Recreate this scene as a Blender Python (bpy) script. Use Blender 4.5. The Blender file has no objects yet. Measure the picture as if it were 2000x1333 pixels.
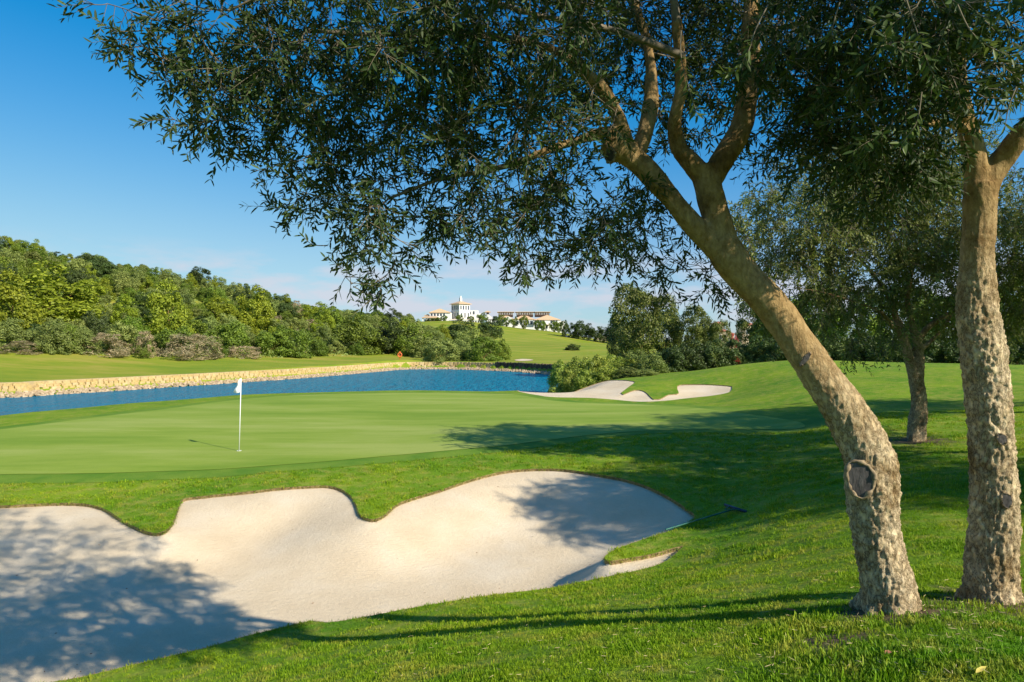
import bpy, bmesh, math, random
import numpy as np
from mathutils import Vector, noise as mnoise
from mathutils.bvhtree import BVHTree

random.seed(7); rng = np.random.default_rng(11)
sc = bpy.context.scene
COL = sc.collection
R = math.radians

# ------------------------------------------------------------------ camera
F = 1333.0; CX, CY = 1000.0, 666.5; CZ = 4.3      # photo pixels; the eye stands 4.3 m above the lake
cam = bpy.data.cameras.new('camera'); camo = bpy.data.objects.new('camera', cam); COL.objects.link(camo)
camo.location = (0, 0, CZ); camo.rotation_euler = (R(90), 0, 0)
cam.sensor_width = 36; cam.lens = 36 * F / 2000; cam.clip_start = 0.05; cam.clip_end = 6000
sc.camera = camo

# ------------------------------------------------------------------ sky, sun, exposure
SUN_EL = R(34); hx, hy = 0.785, -0.62
hl = math.hypot(hx, hy); hx /= hl; hy /= hl
SUN = np.array([hx * math.cos(SUN_EL), hy * math.cos(SUN_EL), math.sin(SUN_EL)])   # towards the sun
world = bpy.data.worlds.new('World'); sc.world = world; world.use_nodes = True
wn, wl = world.node_tree.nodes, world.node_tree.links
wn.clear()
out = wn.new('ShaderNodeOutputWorld'); bg = wn.new('ShaderNodeBackground'); bg.inputs[1].default_value = 0.105
sky = wn.new('ShaderNodeTexSky'); sky.sky_type = 'NISHITA'; sky.sun_disc = False
sky.sun_elevation = SUN_EL; sky.sun_rotation = math.atan2(hx, hy)
sky.air_density = 1.0; sky.dust_density = 0.25; sky.ozone_density = 3.0; sky.altitude = 0
hs = wn.new('ShaderNodeHueSaturation'); hs.inputs['Saturation'].default_value = 1.22; hs.inputs['Hue'].default_value = 0.492
wl.new(sky.outputs[0], hs.inputs['Color'])
tc = wn.new('ShaderNodeTexCoord'); sep = wn.new('ShaderNodeSeparateXYZ'); wl.new(tc.outputs['Generated'], sep.inputs[0])
mp = wn.new('ShaderNodeMapping'); mp.inputs['Scale'].default_value = (9, 9, 34); mp.inputs['Location'].default_value = (4.3, 1.4, 0.4)
wl.new(tc.outputs['Generated'], mp.inputs[0])
cn = wn.new('ShaderNodeTexNoise'); cn.inputs['Scale'].default_value = 1.0; cn.inputs['Detail'].default_value = 7; cn.inputs['Roughness'].default_value = 0.56
wl.new(mp.outputs[0], cn.inputs['Vector'])
cr = wn.new('ShaderNodeValToRGB'); cr.color_ramp.elements[0].position = 0.41; cr.color_ramp.elements[1].position = 0.60
wl.new(cn.outputs['Fac'], cr.inputs[0])
band = wn.new('ShaderNodeValToRGB')                                   # low cloud bank near the horizon only
for p, v in ((0.0, 0.9), (0.05, 1.0), (0.10, 0.75), (0.135, 0.0)):
    e = band.color_ramp.elements.new(p); e.color = (v, v, v, 1)
for e in list(band.color_ramp.elements):
    if e.position == 1.0: e.color = (0, 0, 0, 1)
wl.new(sep.outputs['Z'], band.inputs[0])
mu = wn.new('ShaderNodeMath'); mu.operation = 'MULTIPLY'; wl.new(cr.outputs[0], mu.inputs[0]); wl.new(band.outputs[0], mu.inputs[1])
mu2 = wn.new('ShaderNodeMath'); mu2.operation = 'MULTIPLY'; mu2.inputs[1].default_value = 0.85; wl.new(mu.outputs[0], mu2.inputs[0])
mx = wn.new('ShaderNodeMixRGB'); mx.inputs[2].default_value = (4.4, 4.5, 5.1, 1)
sr_ = wn.new('ShaderNodeSeparateColor'); cb_ = wn.new('ShaderNodeCombineColor'); wl.new(hs.outputs[0], sr_.inputs[0])
for ch, (toe, gain, gam, top) in enumerate(((0.11, 1.22, 1.0, 0.47), (0.0, 0.98, 1.15, 0.80), (0.0, 1.50, 1.3, 0.87))):     # one soft-shouldered tone curve per colour, the same all over the sky
    k_ = 0.154
    def mth(op, a_, v_=None):
        q_ = wn.new('ShaderNodeMath'); q_.operation = op; wl.new(a_, q_.inputs[0])
        if v_ is not None: q_.inputs[1].default_value = v_
        return q_.outputs[0]
    x_ = mth('MULTIPLY', mth('POWER', mth('MAXIMUM', mth('SUBTRACT', mth('MULTIPLY', sr_.outputs[ch], k_), toe), 0.012), gam), gain / top)
    wl.new(mth('MULTIPLY', mth('TANH', x_), top / k_), cb_.inputs[ch])
wl.new(mu2.outputs[0], mx.inputs[0]); wl.new(cb_.outputs[0], mx.inputs[1]); wl.new(mx.outputs[0], bg.inputs[0])
wl.new(bg.outputs[0], out.inputs[0])
sl = bpy.data.lights.new('sun', 'SUN'); sl.energy = 4.6; sl.angle = R(0.53); sl.color = (1.0, 0.93, 0.80)
so = bpy.data.objects.new('sun', sl); COL.objects.link(so); so.location = (20, -20, 40)
so.rotation_euler = Vector(SUN).to_track_quat('Z', 'Y').to_euler()
vs = sc.view_settings; vs.view_transform = 'Standard'; vs.look = 'None'; vs.exposure = 0.55; vs.gamma = 1; vs.use_curve_mapping = False
sc.render.engine = 'CYCLES'; sc.cycles.use_denoising = True
sc.cycles.max_bounces = 6; sc.cycles.diffuse_bounces = 3; sc.cycles.glossy_bounces = 2; sc.cycles.transmission_bounces = 3
sc.cycles.transparent_max_bounces = 4; sc.cycles.caustics_reflective = False; sc.cycles.caustics_refractive = False

# ------------------------------------------------------------------ helpers
def U(px, py, Y):
    return np.array([(px - CX) / F * Y, Y, CZ - (py - CY) / F * Y])
def tag(o, label=None, cat=None, group=None, kind=None):
    for k, v in (('label', label), ('category', cat), ('group', group), ('kind', kind)):
        if v: o[k] = v
    return o
def empty(name, loc=(0, 0, 0), rz=0.0):
    o = bpy.data.objects.new(name, None); COL.objects.link(o); o.location = loc; o.rotation_euler = (0, 0, rz)
    o.empty_display_size = 0.2
    return o
def link(name, me, mat=None, parent=None):
    o = bpy.data.objects.new(name, me); COL.objects.link(o)
    if mat is not None and not me.materials: me.materials.append(mat)
    if parent is not None: o.parent = parent
    return o
def quads(name, V, Fq, smooth=False):
    V = np.ascontiguousarray(V, dtype=np.float32); Fq = np.ascontiguousarray(Fq, dtype=np.int32)
    me = bpy.data.meshes.new(name); m, k = Fq.shape
    me.vertices.add(len(V)); me.vertices.foreach_set('co', V.ravel())
    me.loops.add(m * k); me.loops.foreach_set('vertex_index', Fq.ravel())
    me.polygons.add(m); me.polygons.foreach_set('loop_start', np.arange(0, m * k, k, dtype=np.int32))
    if smooth: me.polygons.foreach_set('use_smooth', np.ones(m, dtype=bool))
    me.update(calc_edges=True)
    return me
def pyd(name, V, Fs, smooth=False):
    me = bpy.data.meshes.new(name); me.from_pydata([tuple(map(float, v)) for v in V], [], [tuple(map(int, f)) for f in Fs]); me.update()
    if smooth: me.polygons.foreach_set('use_smooth', np.ones(len(me.polygons), dtype=bool))
    return me
def nrm(a): return a / (np.linalg.norm(a, axis=-1, keepdims=True) + 1e-9)
def tubes(P, Rd, S):
    """P (N,K,3), Rd (N,K) -> vertices, quad faces"""
    P = np.asarray(P, float); N, K = P.shape[:2]
    T = nrm(np.gradient(P, axis=1)); ref = np.broadcast_to(nrm(np.array([0.31, 0.87, 0.22])), T.shape)
    A = nrm(np.cross(T, ref)); B = np.cross(T, A)
    an = np.arange(S) * 2 * math.pi / S
    V = P[:, :, None] + Rd[:, :, None, None] * (np.cos(an)[:, None] * A[:, :, None] + np.sin(an)[:, None] * B[:, :, None])
    base = (np.arange(N) * K * S)[:, None, None] + (np.arange(K - 1) * S)[None, :, None]
    j = np.arange(S)[None, None, :]; j2 = (np.arange(S)[None, None, :] + 1) % S
    Fq = np.stack([base + j, base + j2, base + S + j2, base + S + j], -1).reshape(-1, 4)
    return V.reshape(-1, 3), Fq
def box_vf(x0, x1, y0, y1, z0, z1):
    V = [(x, y, z) for z in (z0, z1) for y in (y0, y1) for x in (x0, x1)]
    return V, [(0, 2, 3, 1), (4, 5, 7, 6), (0, 1, 5, 4), (2, 6, 7, 3), (0, 4, 6, 2), (1, 3, 7, 5)]
def join(parts):
    V, Fs = [], []
    for v, f in parts:
        n = len(V); V += [tuple(p) for p in v]; Fs += [tuple(i + n for i in q) for q in f]
    return V, Fs
def part(name, parts, mat, parent, smooth=False):
    V, Fs = join(parts); return link(name, pyd(name, V, Fs, smooth), mat, parent)
def cyl(p0, p1, r0, r1, S=8):
    P = np.array([[p0, p1]], float); V, Fq = tubes(P, np.array([[r0, r1]]), S)
    return list(map(tuple, V)), [tuple(f) for f in Fq] + [tuple(range(S))[::-1], tuple(range(S, 2 * S))]
def poly_inside(pts, poly):
    x, y = pts[..., 0], pts[..., 1]; ins = np.zeros(x.shape, bool); n = len(poly)
    for i in range(n):
        x0, y0 = poly[i]; x1, y1 = poly[(i + 1) % n]
        if y0 == y1: continue
        c = ((y0 > y) != (y1 > y)) & (x < (x1 - x0) * (y - y0) / (y1 - y0) + x0); ins ^= c
    return ins
def poly_near(pts, poly, closed=True):
    """distance to polygon outline, nearest point, segment index"""
    poly = np.asarray(poly, float); n = len(poly); best = np.full(len(pts), 1e9); bp = np.zeros((len(pts), 2)); bi = np.zeros(len(pts), int)
    for i in range(n if closed else n - 1):
        a = poly[i]; b = poly[(i + 1) % n]; ab = b - a
        t = np.clip(((pts - a) @ ab) / (ab @ ab + 1e-12), 0, 1); q = a + t[:, None] * ab
        d = np.linalg.norm(pts - q, axis=1); m = d < best
        best[m] = d[m]; bp[m] = q[m]; bi[m] = i
    return best, bp, bi
def catmull(pts, per=6, closed=True):
    pts = np.asarray(pts, float); n = len(pts); o = []
    for i in range(n if closed else n - 1):
        if closed: p = [pts[(i + k - 1) % n] for k in range(4)]
        else: p = [pts[min(max(i + k - 1, 0), n - 1)] for k in range(4)]
        for t in np.arange(per) / per:
            o.append(0.5 * (2 * p[1] + (p[2] - p[0]) * t + (2 * p[0] - 5 * p[1] + 4 * p[2] - p[3]) * t * t + (3 * p[1] - p[0] - 3 * p[2] + p[3]) * t ** 3))
    if not closed: o.append(pts[-1])
    return np.array(o)
def sstep(t): t = np.clip(t, 0, 1); return t * t * (3 - 2 * t)

# ------------------------------------------------------------------ materials
def mat(name):
    m = bpy.data.materials.new(name); m.use_nodes = True
    return m, m.node_tree.nodes, m.node_tree.links, m.node_tree.nodes['Principled BSDF']
def ramp(n, stops):
    r = n.new('ShaderNodeValToRGB'); cr_ = r.color_ramp
    cr_.elements[0].position = stops[0][0]; cr_.elements[0].color = (*stops[0][1], 1)
    cr_.elements[1].position = stops[-1][0]; cr_.elements[1].color = (*stops[-1][1], 1)
    for p, c in stops[1:-1]:
        e = cr_.elements.new(p); e.color = (*c, 1)
    return r
def noise_node(n, l, scale, detail=4, rough=0.55, vec=None, mapscale=None):
    t = n.new('ShaderNodeTexNoise'); t.inputs['Scale'].default_value = scale; t.inputs['Detail'].default_value = detail; t.inputs['Roughness'].default_value = rough
    if vec is None: g = n.new('ShaderNodeNewGeometry'); vec = g.outputs['Position']
    if mapscale:
        mpn = n.new('ShaderNodeMapping'); mpn.inputs['Scale'].default_value = mapscale; l.new(vec, mpn.inputs[0]); vec = mpn.outputs[0]
    l.new(vec, t.inputs['Vector']); return t
def mixc(n, l, fac, a, b, mode='MIX'):
    m = n.new('ShaderNodeMixRGB'); m.blend_type = mode
    for i, v in ((0, fac), (1, a), (2, b)):
        if isinstance(v, (int, float)): m.inputs[i].default_value = v
        elif isinstance(v, tuple): m.inputs[i].default_value = (*v, 1)
        else: l.new(v, m.inputs[i])
    return m.outputs[0]
def plain(name, col, rough=0.7, var=0.12, scale=6.0, metal=0.0):
    m, n, l, b = mat(name); t = noise_node(n, l, scale)
    r = ramp(n, [(0.3, tuple(c * (1 - var) for c in col)), (0.7, tuple(min(1, c * (1 + var)) for c in col))])
    l.new(t.outputs['Fac'], r.inputs[0]); l.new(r.outputs[0], b.inputs['Base Color']); b.inputs['Roughness'].default_value = rough; b.inputs['Metallic'].default_value = metal
    return m
def bump(n, l, b, h, strength, dist):
    bp = n.new('ShaderNodeBump'); bp.inputs['Strength'].default_value = strength; bp.inputs['Distance'].default_value = dist
    l.new(h, bp.inputs['Height']); l.new(bp.outputs[0], b.inputs['Normal']); return bp

G_A, G_B, G_DRY = (0.095, 0.225, 0.008), (0.225, 0.325, 0.012), (0.44, 0.36, 0.09)
def grass_colour(n, l, blades=False):
    """shared by the ground sheet and the blades standing on it, so patches agree"""
    big = noise_node(n, l, 0.55, 5, 0.6); mid = noise_node(n, l, 3.2, 5, 0.65); fine = noise_node(n, l, 26, 4, 0.7)
    r1 = ramp(n, [(0.32, G_A), (0.68, G_B)]); l.new(big.outputs['Fac'], r1.inputs[0])
    r2 = ramp(n, [(0.47, (0, 0, 0)), (0.66, (1, 1, 1))]); l.new(mid.outputs['Fac'], r2.inputs[0])
    sc_ = n.new('ShaderNodeMath'); sc_.operation = 'MULTIPLY'; sc_.inputs[1].default_value = 0.46; l.new(r2.outputs[0], sc_.inputs[0])
    c = mixc(n, l, sc_.outputs[0], r1.outputs[0], G_DRY)
    r3 = ramp(n, [(0.25, (0.55, 0.55, 0.5)), (0.75, (1.25, 1.25, 1.2))]); l.new(fine.outputs['Fac'], r3.inputs[0])
    return mixc(n, l, 1.0, c, r3.outputs[0], 'MULTIPLY'), fine
M = {}
m, n, l, b = mat('rough_grass'); c, fine = grass_colour(n, l)
a = n.new('ShaderNodeAttribute'); a.attribute_name = 'scrub'
sn = noise_node(n, l, 0.35, 6, 0.65); sr = ramp(n, [(0.3, (0.05, 0.065, 0.02)), (0.5, (0.13, 0.12, 0.05)), (0.72, (0.30, 0.20, 0.11))]); l.new(sn.outputs['Fac'], sr.inputs[0])
c = mixc(n, l, a.outputs['Fac'], c, sr.outputs[0])
a2 = n.new('ShaderNodeAttribute'); a2.attribute_name = 'fairway'
fn = noise_node(n, l, 0.13, 8, 0.68, mapscale=(0.55, 1.3, 1)); fr = ramp(n, [(0.35, (0.15, 0.235, 0.014)), (0.50, (0.24, 0.28, 0.022)), (0.62, (0.34, 0.30, 0.05))]); l.new(fn.outputs['Fac'], fr.inputs[0])
c = mixc(n, l, a2.outputs['Fac'], c, fr.outputs[0])
a3_ = n.new('ShaderNodeAttribute'); a3_.attribute_name = 'soil_and_shade'; sn2 = noise_node(n, l, 30, 5, 0.7); sr2 = ramp(n, [(0.35, (0.05, 0.035, 0.02)), (0.65, (0.20, 0.14, 0.08))]); l.new(sn2.outputs['Fac'], sr2.inputs[0])
c = mixc(n, l, a3_.outputs['Fac'], c, sr2.outputs[0])
l.new(c, b.inputs['Base Color']); b.inputs['Roughness'].default_value = 0.9; b.inputs['Specular IOR Level'].default_value = 0.15
bump(n, l, b, fine.outputs['Fac'], 0.8, 0.03); M['ground'] = m

m, n, l, b = mat('putting_grass')
t = noise_node(n, l, 0.42, 7, 0.66, mapscale=(0.3, 1.3, 1)); r = ramp(n, [(0.36, (0.170, 0.265, 0.020)), (0.5, (0.235, 0.315, 0.036)), (0.64, (0.305, 0.360, 0.072))]); l.new(t.outputs['Fac'], r.inputs[0])
t2 = noise_node(n, l, 60, 3, 0.7); r2 = ramp(n, [(0.25, (0.86, 0.86, 0.86)), (0.75, (1.12, 1.12, 1.12))]); l.new(t2.outputs['Fac'], r2.inputs[0])
l.new(mixc(n, l, 1.0, r.outputs[0], r2.outputs[0], 'MULTIPLY'), b.inputs['Base Color']); b.inputs['Roughness'].default_value = 0.85; b.inputs['Specular IOR Level'].default_value = 0.2
bump(n, l, b, t2.outputs['Fac'], 0.3, 0.004); M['green'] = m
m, n, l, b = mat('collar_grass')
t = noise_node(n, l, 0.8, 5, 0.6); r = ramp(n, [(0.35, (0.095, 0.20, 0.014)), (0.66, (0.185, 0.27, 0.026))]); l.new(t.outputs['Fac'], r.inputs[0])
t2 = noise_node(n, l, 45, 3, 0.7); r2 = ramp(n, [(0.25, (0.75, 0.75, 0.75)), (0.75, (1.2, 1.2, 1.2))]); l.new(t2.outputs['Fac'], r2.inputs[0])
l.new(mixc(n, l, 1.0, r.outputs[0], r2.outputs[0], 'MULTIPLY'), b.inputs['Base Color']); b.inputs['Roughness'].default_value = 0.9; b.inputs['Specular IOR Level'].default_value = 0.15
bump(n, l, b, t2.outputs['Fac'], 0.5, 0.01); M['collar'] = m

m, n, l, b = mat('bunker_sand')
t = noise_node(n, l, 0.9, 5, 0.6); r = ramp(n, [(0.3, (0.665, 0.525, 0.345)), (0.5, (0.725, 0.585, 0.395)), (0.7, (0.765, 0.64, 0.46))]); l.new(t.outputs['Fac'], r.inputs[0])
t2 = noise_node(n, l, 95, 3, 0.75); r2 = ramp(n, [(0.28, (0.80, 0.79, 0.77)), (0.62, (1.05, 1.05, 1.05))]); l.new(t2.outputs['Fac'], r2.inputs[0])
l.new(mixc(n, l, 1.0, r.outputs[0], r2.outputs[0], 'MULTIPLY'), b.inputs['Base Color']); b.inputs['Roughness'].default_value = 0.95; b.inputs['Specular IOR Level'].default_value = 0.1
wv = n.new('ShaderNodeTexWave'); wv.inputs['Scale'].default_value = 7.0; wv.inputs['Distortion'].default_value = 9; wv.inputs['Detail'].default_value = 3; wv.inputs['Detail Scale'].default_value = 0.5; wv.bands_direction = 'Y'
g = n.new('ShaderNodeNewGeometry'); l.new(g.outputs['Position'], wv.inputs['Vector'])
t3 = noise_node(n, l, 14, 4, 0.6)
ad = n.new('ShaderNodeMath'); ad.operation = 'MULTIPLY_ADD'; ad.inputs[1].default_value = 0.30; l.new(wv.outputs['Fac'], ad.inputs[0]); l.new(t2.outputs['Fac'], ad.inputs[2])
ad2 = n.new('ShaderNodeMath'); ad2.operation = 'MULTIPLY_ADD'; ad2.inputs[1].default_value = 1.6; l.new(t3.outputs['Fac'], ad2.inputs[0]); l.new(ad.outputs[0], ad2.inputs[2])
bump(n, l, b, ad2.outputs[0], 0.6, 0.016); M['sand'] = m

m, n, l, b = mat('lip_thatch'); t = noise_node(n, l, 18, 5, 0.7); r = ramp(n, [(0.35, (0.10, 0.07, 0.025)), (0.5, (0.27, 0.19, 0.08)), (0.68, (0.45, 0.33, 0.16))]); l.new(t.outputs['Fac'], r.inputs[0])
l.new(r.outputs[0], b.inputs['Base Color']); b.inputs['Roughness'].default_value = 0.95; bump(n, l, b, t.outputs['Fac'], 0.8, 0.03); M['lip'] = m

m, n, l, b = mat('lake_water'); n.remove(b)
t = noise_node(n, l, 1.0, 5, 0.65, mapscale=(0.8, 0.33, 1)); t2 = noise_node(n, l, 3.6, 3, 0.6, mapscale=(0.8, 0.5, 1))
ad = n.new('ShaderNodeMath'); ad.operation = 'MULTIPLY_ADD'; ad.inputs[1].default_value = 0.35; l.new(t2.outputs['Fac'], ad.inputs[0]); l.new(t.outputs['Fac'], ad.inputs[2])
bp_ = n.new('ShaderNodeBump'); bp_.inputs['Strength'].default_value = 1.0; bp_.inputs['Distance'].default_value = 0.9; l.new(ad.outputs[0], bp_.inputs['Height'])
df = n.new('ShaderNodeBsdfDiffuse'); df.inputs[0].default_value = (0.001, 0.195, 0.30, 1); l.new(bp_.outputs[0], df.inputs['Normal'])
gl = n.new('ShaderNodeBsdfGlossy'); gl.inputs['Roughness'].default_value = 0.12; l.new(bp_.outputs[0], gl.inputs['Normal'])
fz = n.new('ShaderNodeFresnel'); fz.inputs['IOR'].default_value = 1.33; l.new(bp_.outputs[0], fz.inputs['Normal'])
fm = n.new('ShaderNodeMath'); fm.operation = 'MINIMUM'; fm.inputs[1].default_value = 0.26; l.new(fz.outputs[0], fm.inputs[0])   # choppy surface: wave faces never reflect fully
ms = n.new('ShaderNodeMixShader'); l.new(fm.outputs[0], ms.inputs[0]); l.new(df.outputs[0], ms.inputs[1]); l.new(gl.outputs[0], ms.inputs[2]); l.new(ms.outputs[0], n['Material Output'].inputs[0]); M['water'] = m

def bark(name, pale, dark, scale=1.0):
    m, n, l, b = mat(name); at = n.new('ShaderNodeAttribute'); at.attribute_name = 'rough'
    t = noise_node(n, l, 30 * scale, 8, 0.72, mapscale=(1, 1, 0.5)); t2 = noise_node(n, l, 3.6 * scale, 8, 0.72); t3 = noise_node(n, l, 85 * scale, 4, 0.7, mapscale=(1, 1, 0.6))
    mid_ = tuple(p * 0.62 + d * 0.38 for p, d in zip(pale, dark))
    tk = noise_node(n, l, 22 * scale, 7, 0.68, mapscale=(1, 1, 0.5)); sb_ = n.new('ShaderNodeMath'); sb_.operation = 'SUBTRACT'; sb_.inputs[1].default_value = 0.5; l.new(tk.outputs['Fac'], sb_.inputs[0])
    ab_ = n.new('ShaderNodeMath'); ab_.operation = 'ABSOLUTE'; l.new(sb_.outputs[0], ab_.inputs[0])
    r = ramp(n, [(0.0, dark), (0.016, mid_), (0.052, pale), (0.16, tuple(min(1, p * 1.12) for p in pale))]); l.new(ab_.outputs[0], r.inputs[0])
    r2 = ramp(n, [(0.36, (0.50, 0.42, 0.30)), (0.47, (0.88, 0.84, 0.78)), (0.56, (1.03, 1.01, 0.98)), (0.68, (1.05, 1.08, 1.14))]); l.new(t2.outputs['Fac'], r2.inputs[0])
    rough_c = mixc(n, l, 1.0, r.outputs[0], r2.outputs[0], 'MULTIPLY')
    rs = ramp(n, [(0.30, (pale[0] * 0.30, pale[1] * 0.24, pale[2] * 0.15)), (0.60, (pale[0] * 0.64, pale[1] * 0.55, pale[2] * 0.40))]); l.new(t.outputs['Fac'], rs.inputs[0])
    smooth_c = mixc(n, l, 1.0, rs.outputs[0], r2.outputs[0], 'MULTIPLY')
    l.new(mixc(n, l, at.outputs['Fac'], smooth_c, rough_c), b.inputs['Base Color']); b.inputs['Roughness'].default_value = 0.92; b.inputs['Specular IOR Level'].default_value = 0.15
    h = n.new('ShaderNodeMath'); h.operation = 'MULTIPLY_ADD'; h.inputs[1].default_value = 0.4; l.new(t3.outputs['Fac'], h.inputs[0])
    ck = n.new('ShaderNodeMath'); ck.operation = 'MINIMUM'; ck.inputs[1].default_value = 0.09; l.new(ab_.outputs[0], ck.inputs[0]); ck2 = n.new('ShaderNodeMath'); ck2.operation = 'MULTIPLY_ADD'; ck2.inputs[1].default_value = 7.0; l.new(ck.outputs[0], ck2.inputs[0]); l.new(t.outputs['Fac'], ck2.inputs[2]); l.new(ck2.outputs[0], h.inputs[2])
    hm = n.new('ShaderNodeMath'); hm.operation = 'MULTIPLY_ADD'; hm.inputs[1].default_value = 0.65; hm.inputs[2].default_value = 0.35; l.new(at.outputs['Fac'], hm.inputs[0])
    h2_ = n.new('ShaderNodeMath'); h2_.operation = 'MULTIPLY'; l.new(h.outputs[0], h2_.inputs[0]); l.new(hm.outputs[0], h2_.inputs[1])
    bump(n, l, b, h2_.outputs[0], 0.75, 0.025)
    return m
M['bark'] = bark('olive_bark', (0.69, 0.545, 0.335), (0.135, 0.082, 0.036))
M['bark_dark'] = bark('dark_bark', (0.46, 0.36, 0.22), (0.09, 0.06, 0.03))
M['twig'] = plain('twig_bark', (0.17, 0.135, 0.085), 0.85, 0.3, 20)

def leafmat(name, col, var=0.35, trans=0.25, under=None, rough=0.5, huevar=0.02, objvar=0.25, spec=0.3):
    m, n, l, b = mat(name); outn = n['Material Output']
    g = n.new('ShaderNodeNewGeometry'); oi = n.new('ShaderNodeObjectInfo')
    r = ramp(n, [(0.0, tuple(c * (1 - var) for c in col)), (0.55, col), (1.0, (col[0] * (1 + 1.5 * var), col[1] * (1 + var), col[2] * (1 + var)))]); l.new(g.outputs['Random Per Island'], r.inputs[0])
    c = r.outputs[0]
    hsv = n.new('ShaderNodeHueSaturation')
    mr = n.new('ShaderNodeMapRange'); mr.inputs['To Min'].default_value = 0.5 - huevar; mr.inputs['To Max'].default_value = 0.5 + huevar; l.new(oi.outputs['Random'], mr.inputs[0]); l.new(mr.outputs[0], hsv.inputs['Hue'])
    m2 = n.new('ShaderNodeMath'); m2.operation = 'MULTIPLY'; m2.inputs[1].default_value = 7.31; l.new(oi.outputs['Random'], m2.inputs[0])
    m3 = n.new('ShaderNodeMath'); m3.operation = 'FRACT'; l.new(m2.outputs[0], m3.inputs[0])
    mr2 = n.new('ShaderNodeMapRange'); mr2.inputs['To Min'].default_value = 1 - objvar; mr2.inputs['To Max'].default_value = 1 + objvar; l.new(m3.outputs[0], mr2.inputs[0]); l.new(mr2.outputs[0], hsv.inputs['Value'])
    l.new(c, hsv.inputs['Color']); c = hsv.outputs[0]
    if under: c = mixc(n, l, g.outputs['Backfacing'], c, under)
    l.new(c, b.inputs['Base Color']); b.inputs['Roughness'].default_value = rough; b.inputs['Specular IOR Level'].default_value = spec
    tr = n.new('ShaderNodeBsdfTranslucent'); tcol = mixc(n, l, 1.0, c, (1.25, 1.45, 0.6), 'MULTIPLY'); l.new(tcol, tr.inputs[0])
    ms = n.new('ShaderNodeMixShader'); ms.inputs[0].default_value = trans; l.new(b.outputs[0], ms.inputs[1]); l.new(tr.outputs[0], ms.inputs[2]); l.new(ms.outputs[0], outn.inputs[0])
    return m
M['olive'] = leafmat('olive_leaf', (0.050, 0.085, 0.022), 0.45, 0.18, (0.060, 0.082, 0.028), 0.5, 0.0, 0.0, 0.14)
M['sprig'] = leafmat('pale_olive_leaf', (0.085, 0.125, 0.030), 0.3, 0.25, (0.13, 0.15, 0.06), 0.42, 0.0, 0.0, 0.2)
M['olive_far'] = leafmat('drooping_olive_leaf', (0.150, 0.185, 0.042), 0.5, 0.3, (0.155, 0.175, 0.055), 0.5, 0.01, 0.15)
M['lime'] = leafmat('lime_pine_needles', (0.245, 0.30, 0.022), 0.35, 0.25, None, 0.6, 0.012, 0.18)
M['grey'] = leafmat('grey_green_leaf', (0.225, 0.28, 0.068), 0.40, 0.2, None, 0.6, 0.012, 0.2)
M['dark'] = leafmat('dark_green_leaf', (0.075, 0.115, 0.028), 0.45, 0.15, None, 0.5, 0.012, 0.25)
M['mid'] = leafmat('mid_green_leaf', (0.155, 0.225, 0.024), 0.4, 0.2, None, 0.55, 0.014, 0.22)
M['dry'] = leafmat('dry_brown_twigs', (0.33, 0.27, 0.15), 0.4, 0.1, None, 0.8, 0.008, 0.2)
M['lakebush'] = leafmat('waterside_leaf', (0.25, 0.31, 0.045), 0.45, 0.25, None, 0.5, 0.014, 0.2)
M['pink'] = leafmat('bougainvillea', (0.45, 0.06, 0.06), 0.4, 0.2, None, 0.6, 0.01, 0.1)

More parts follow.
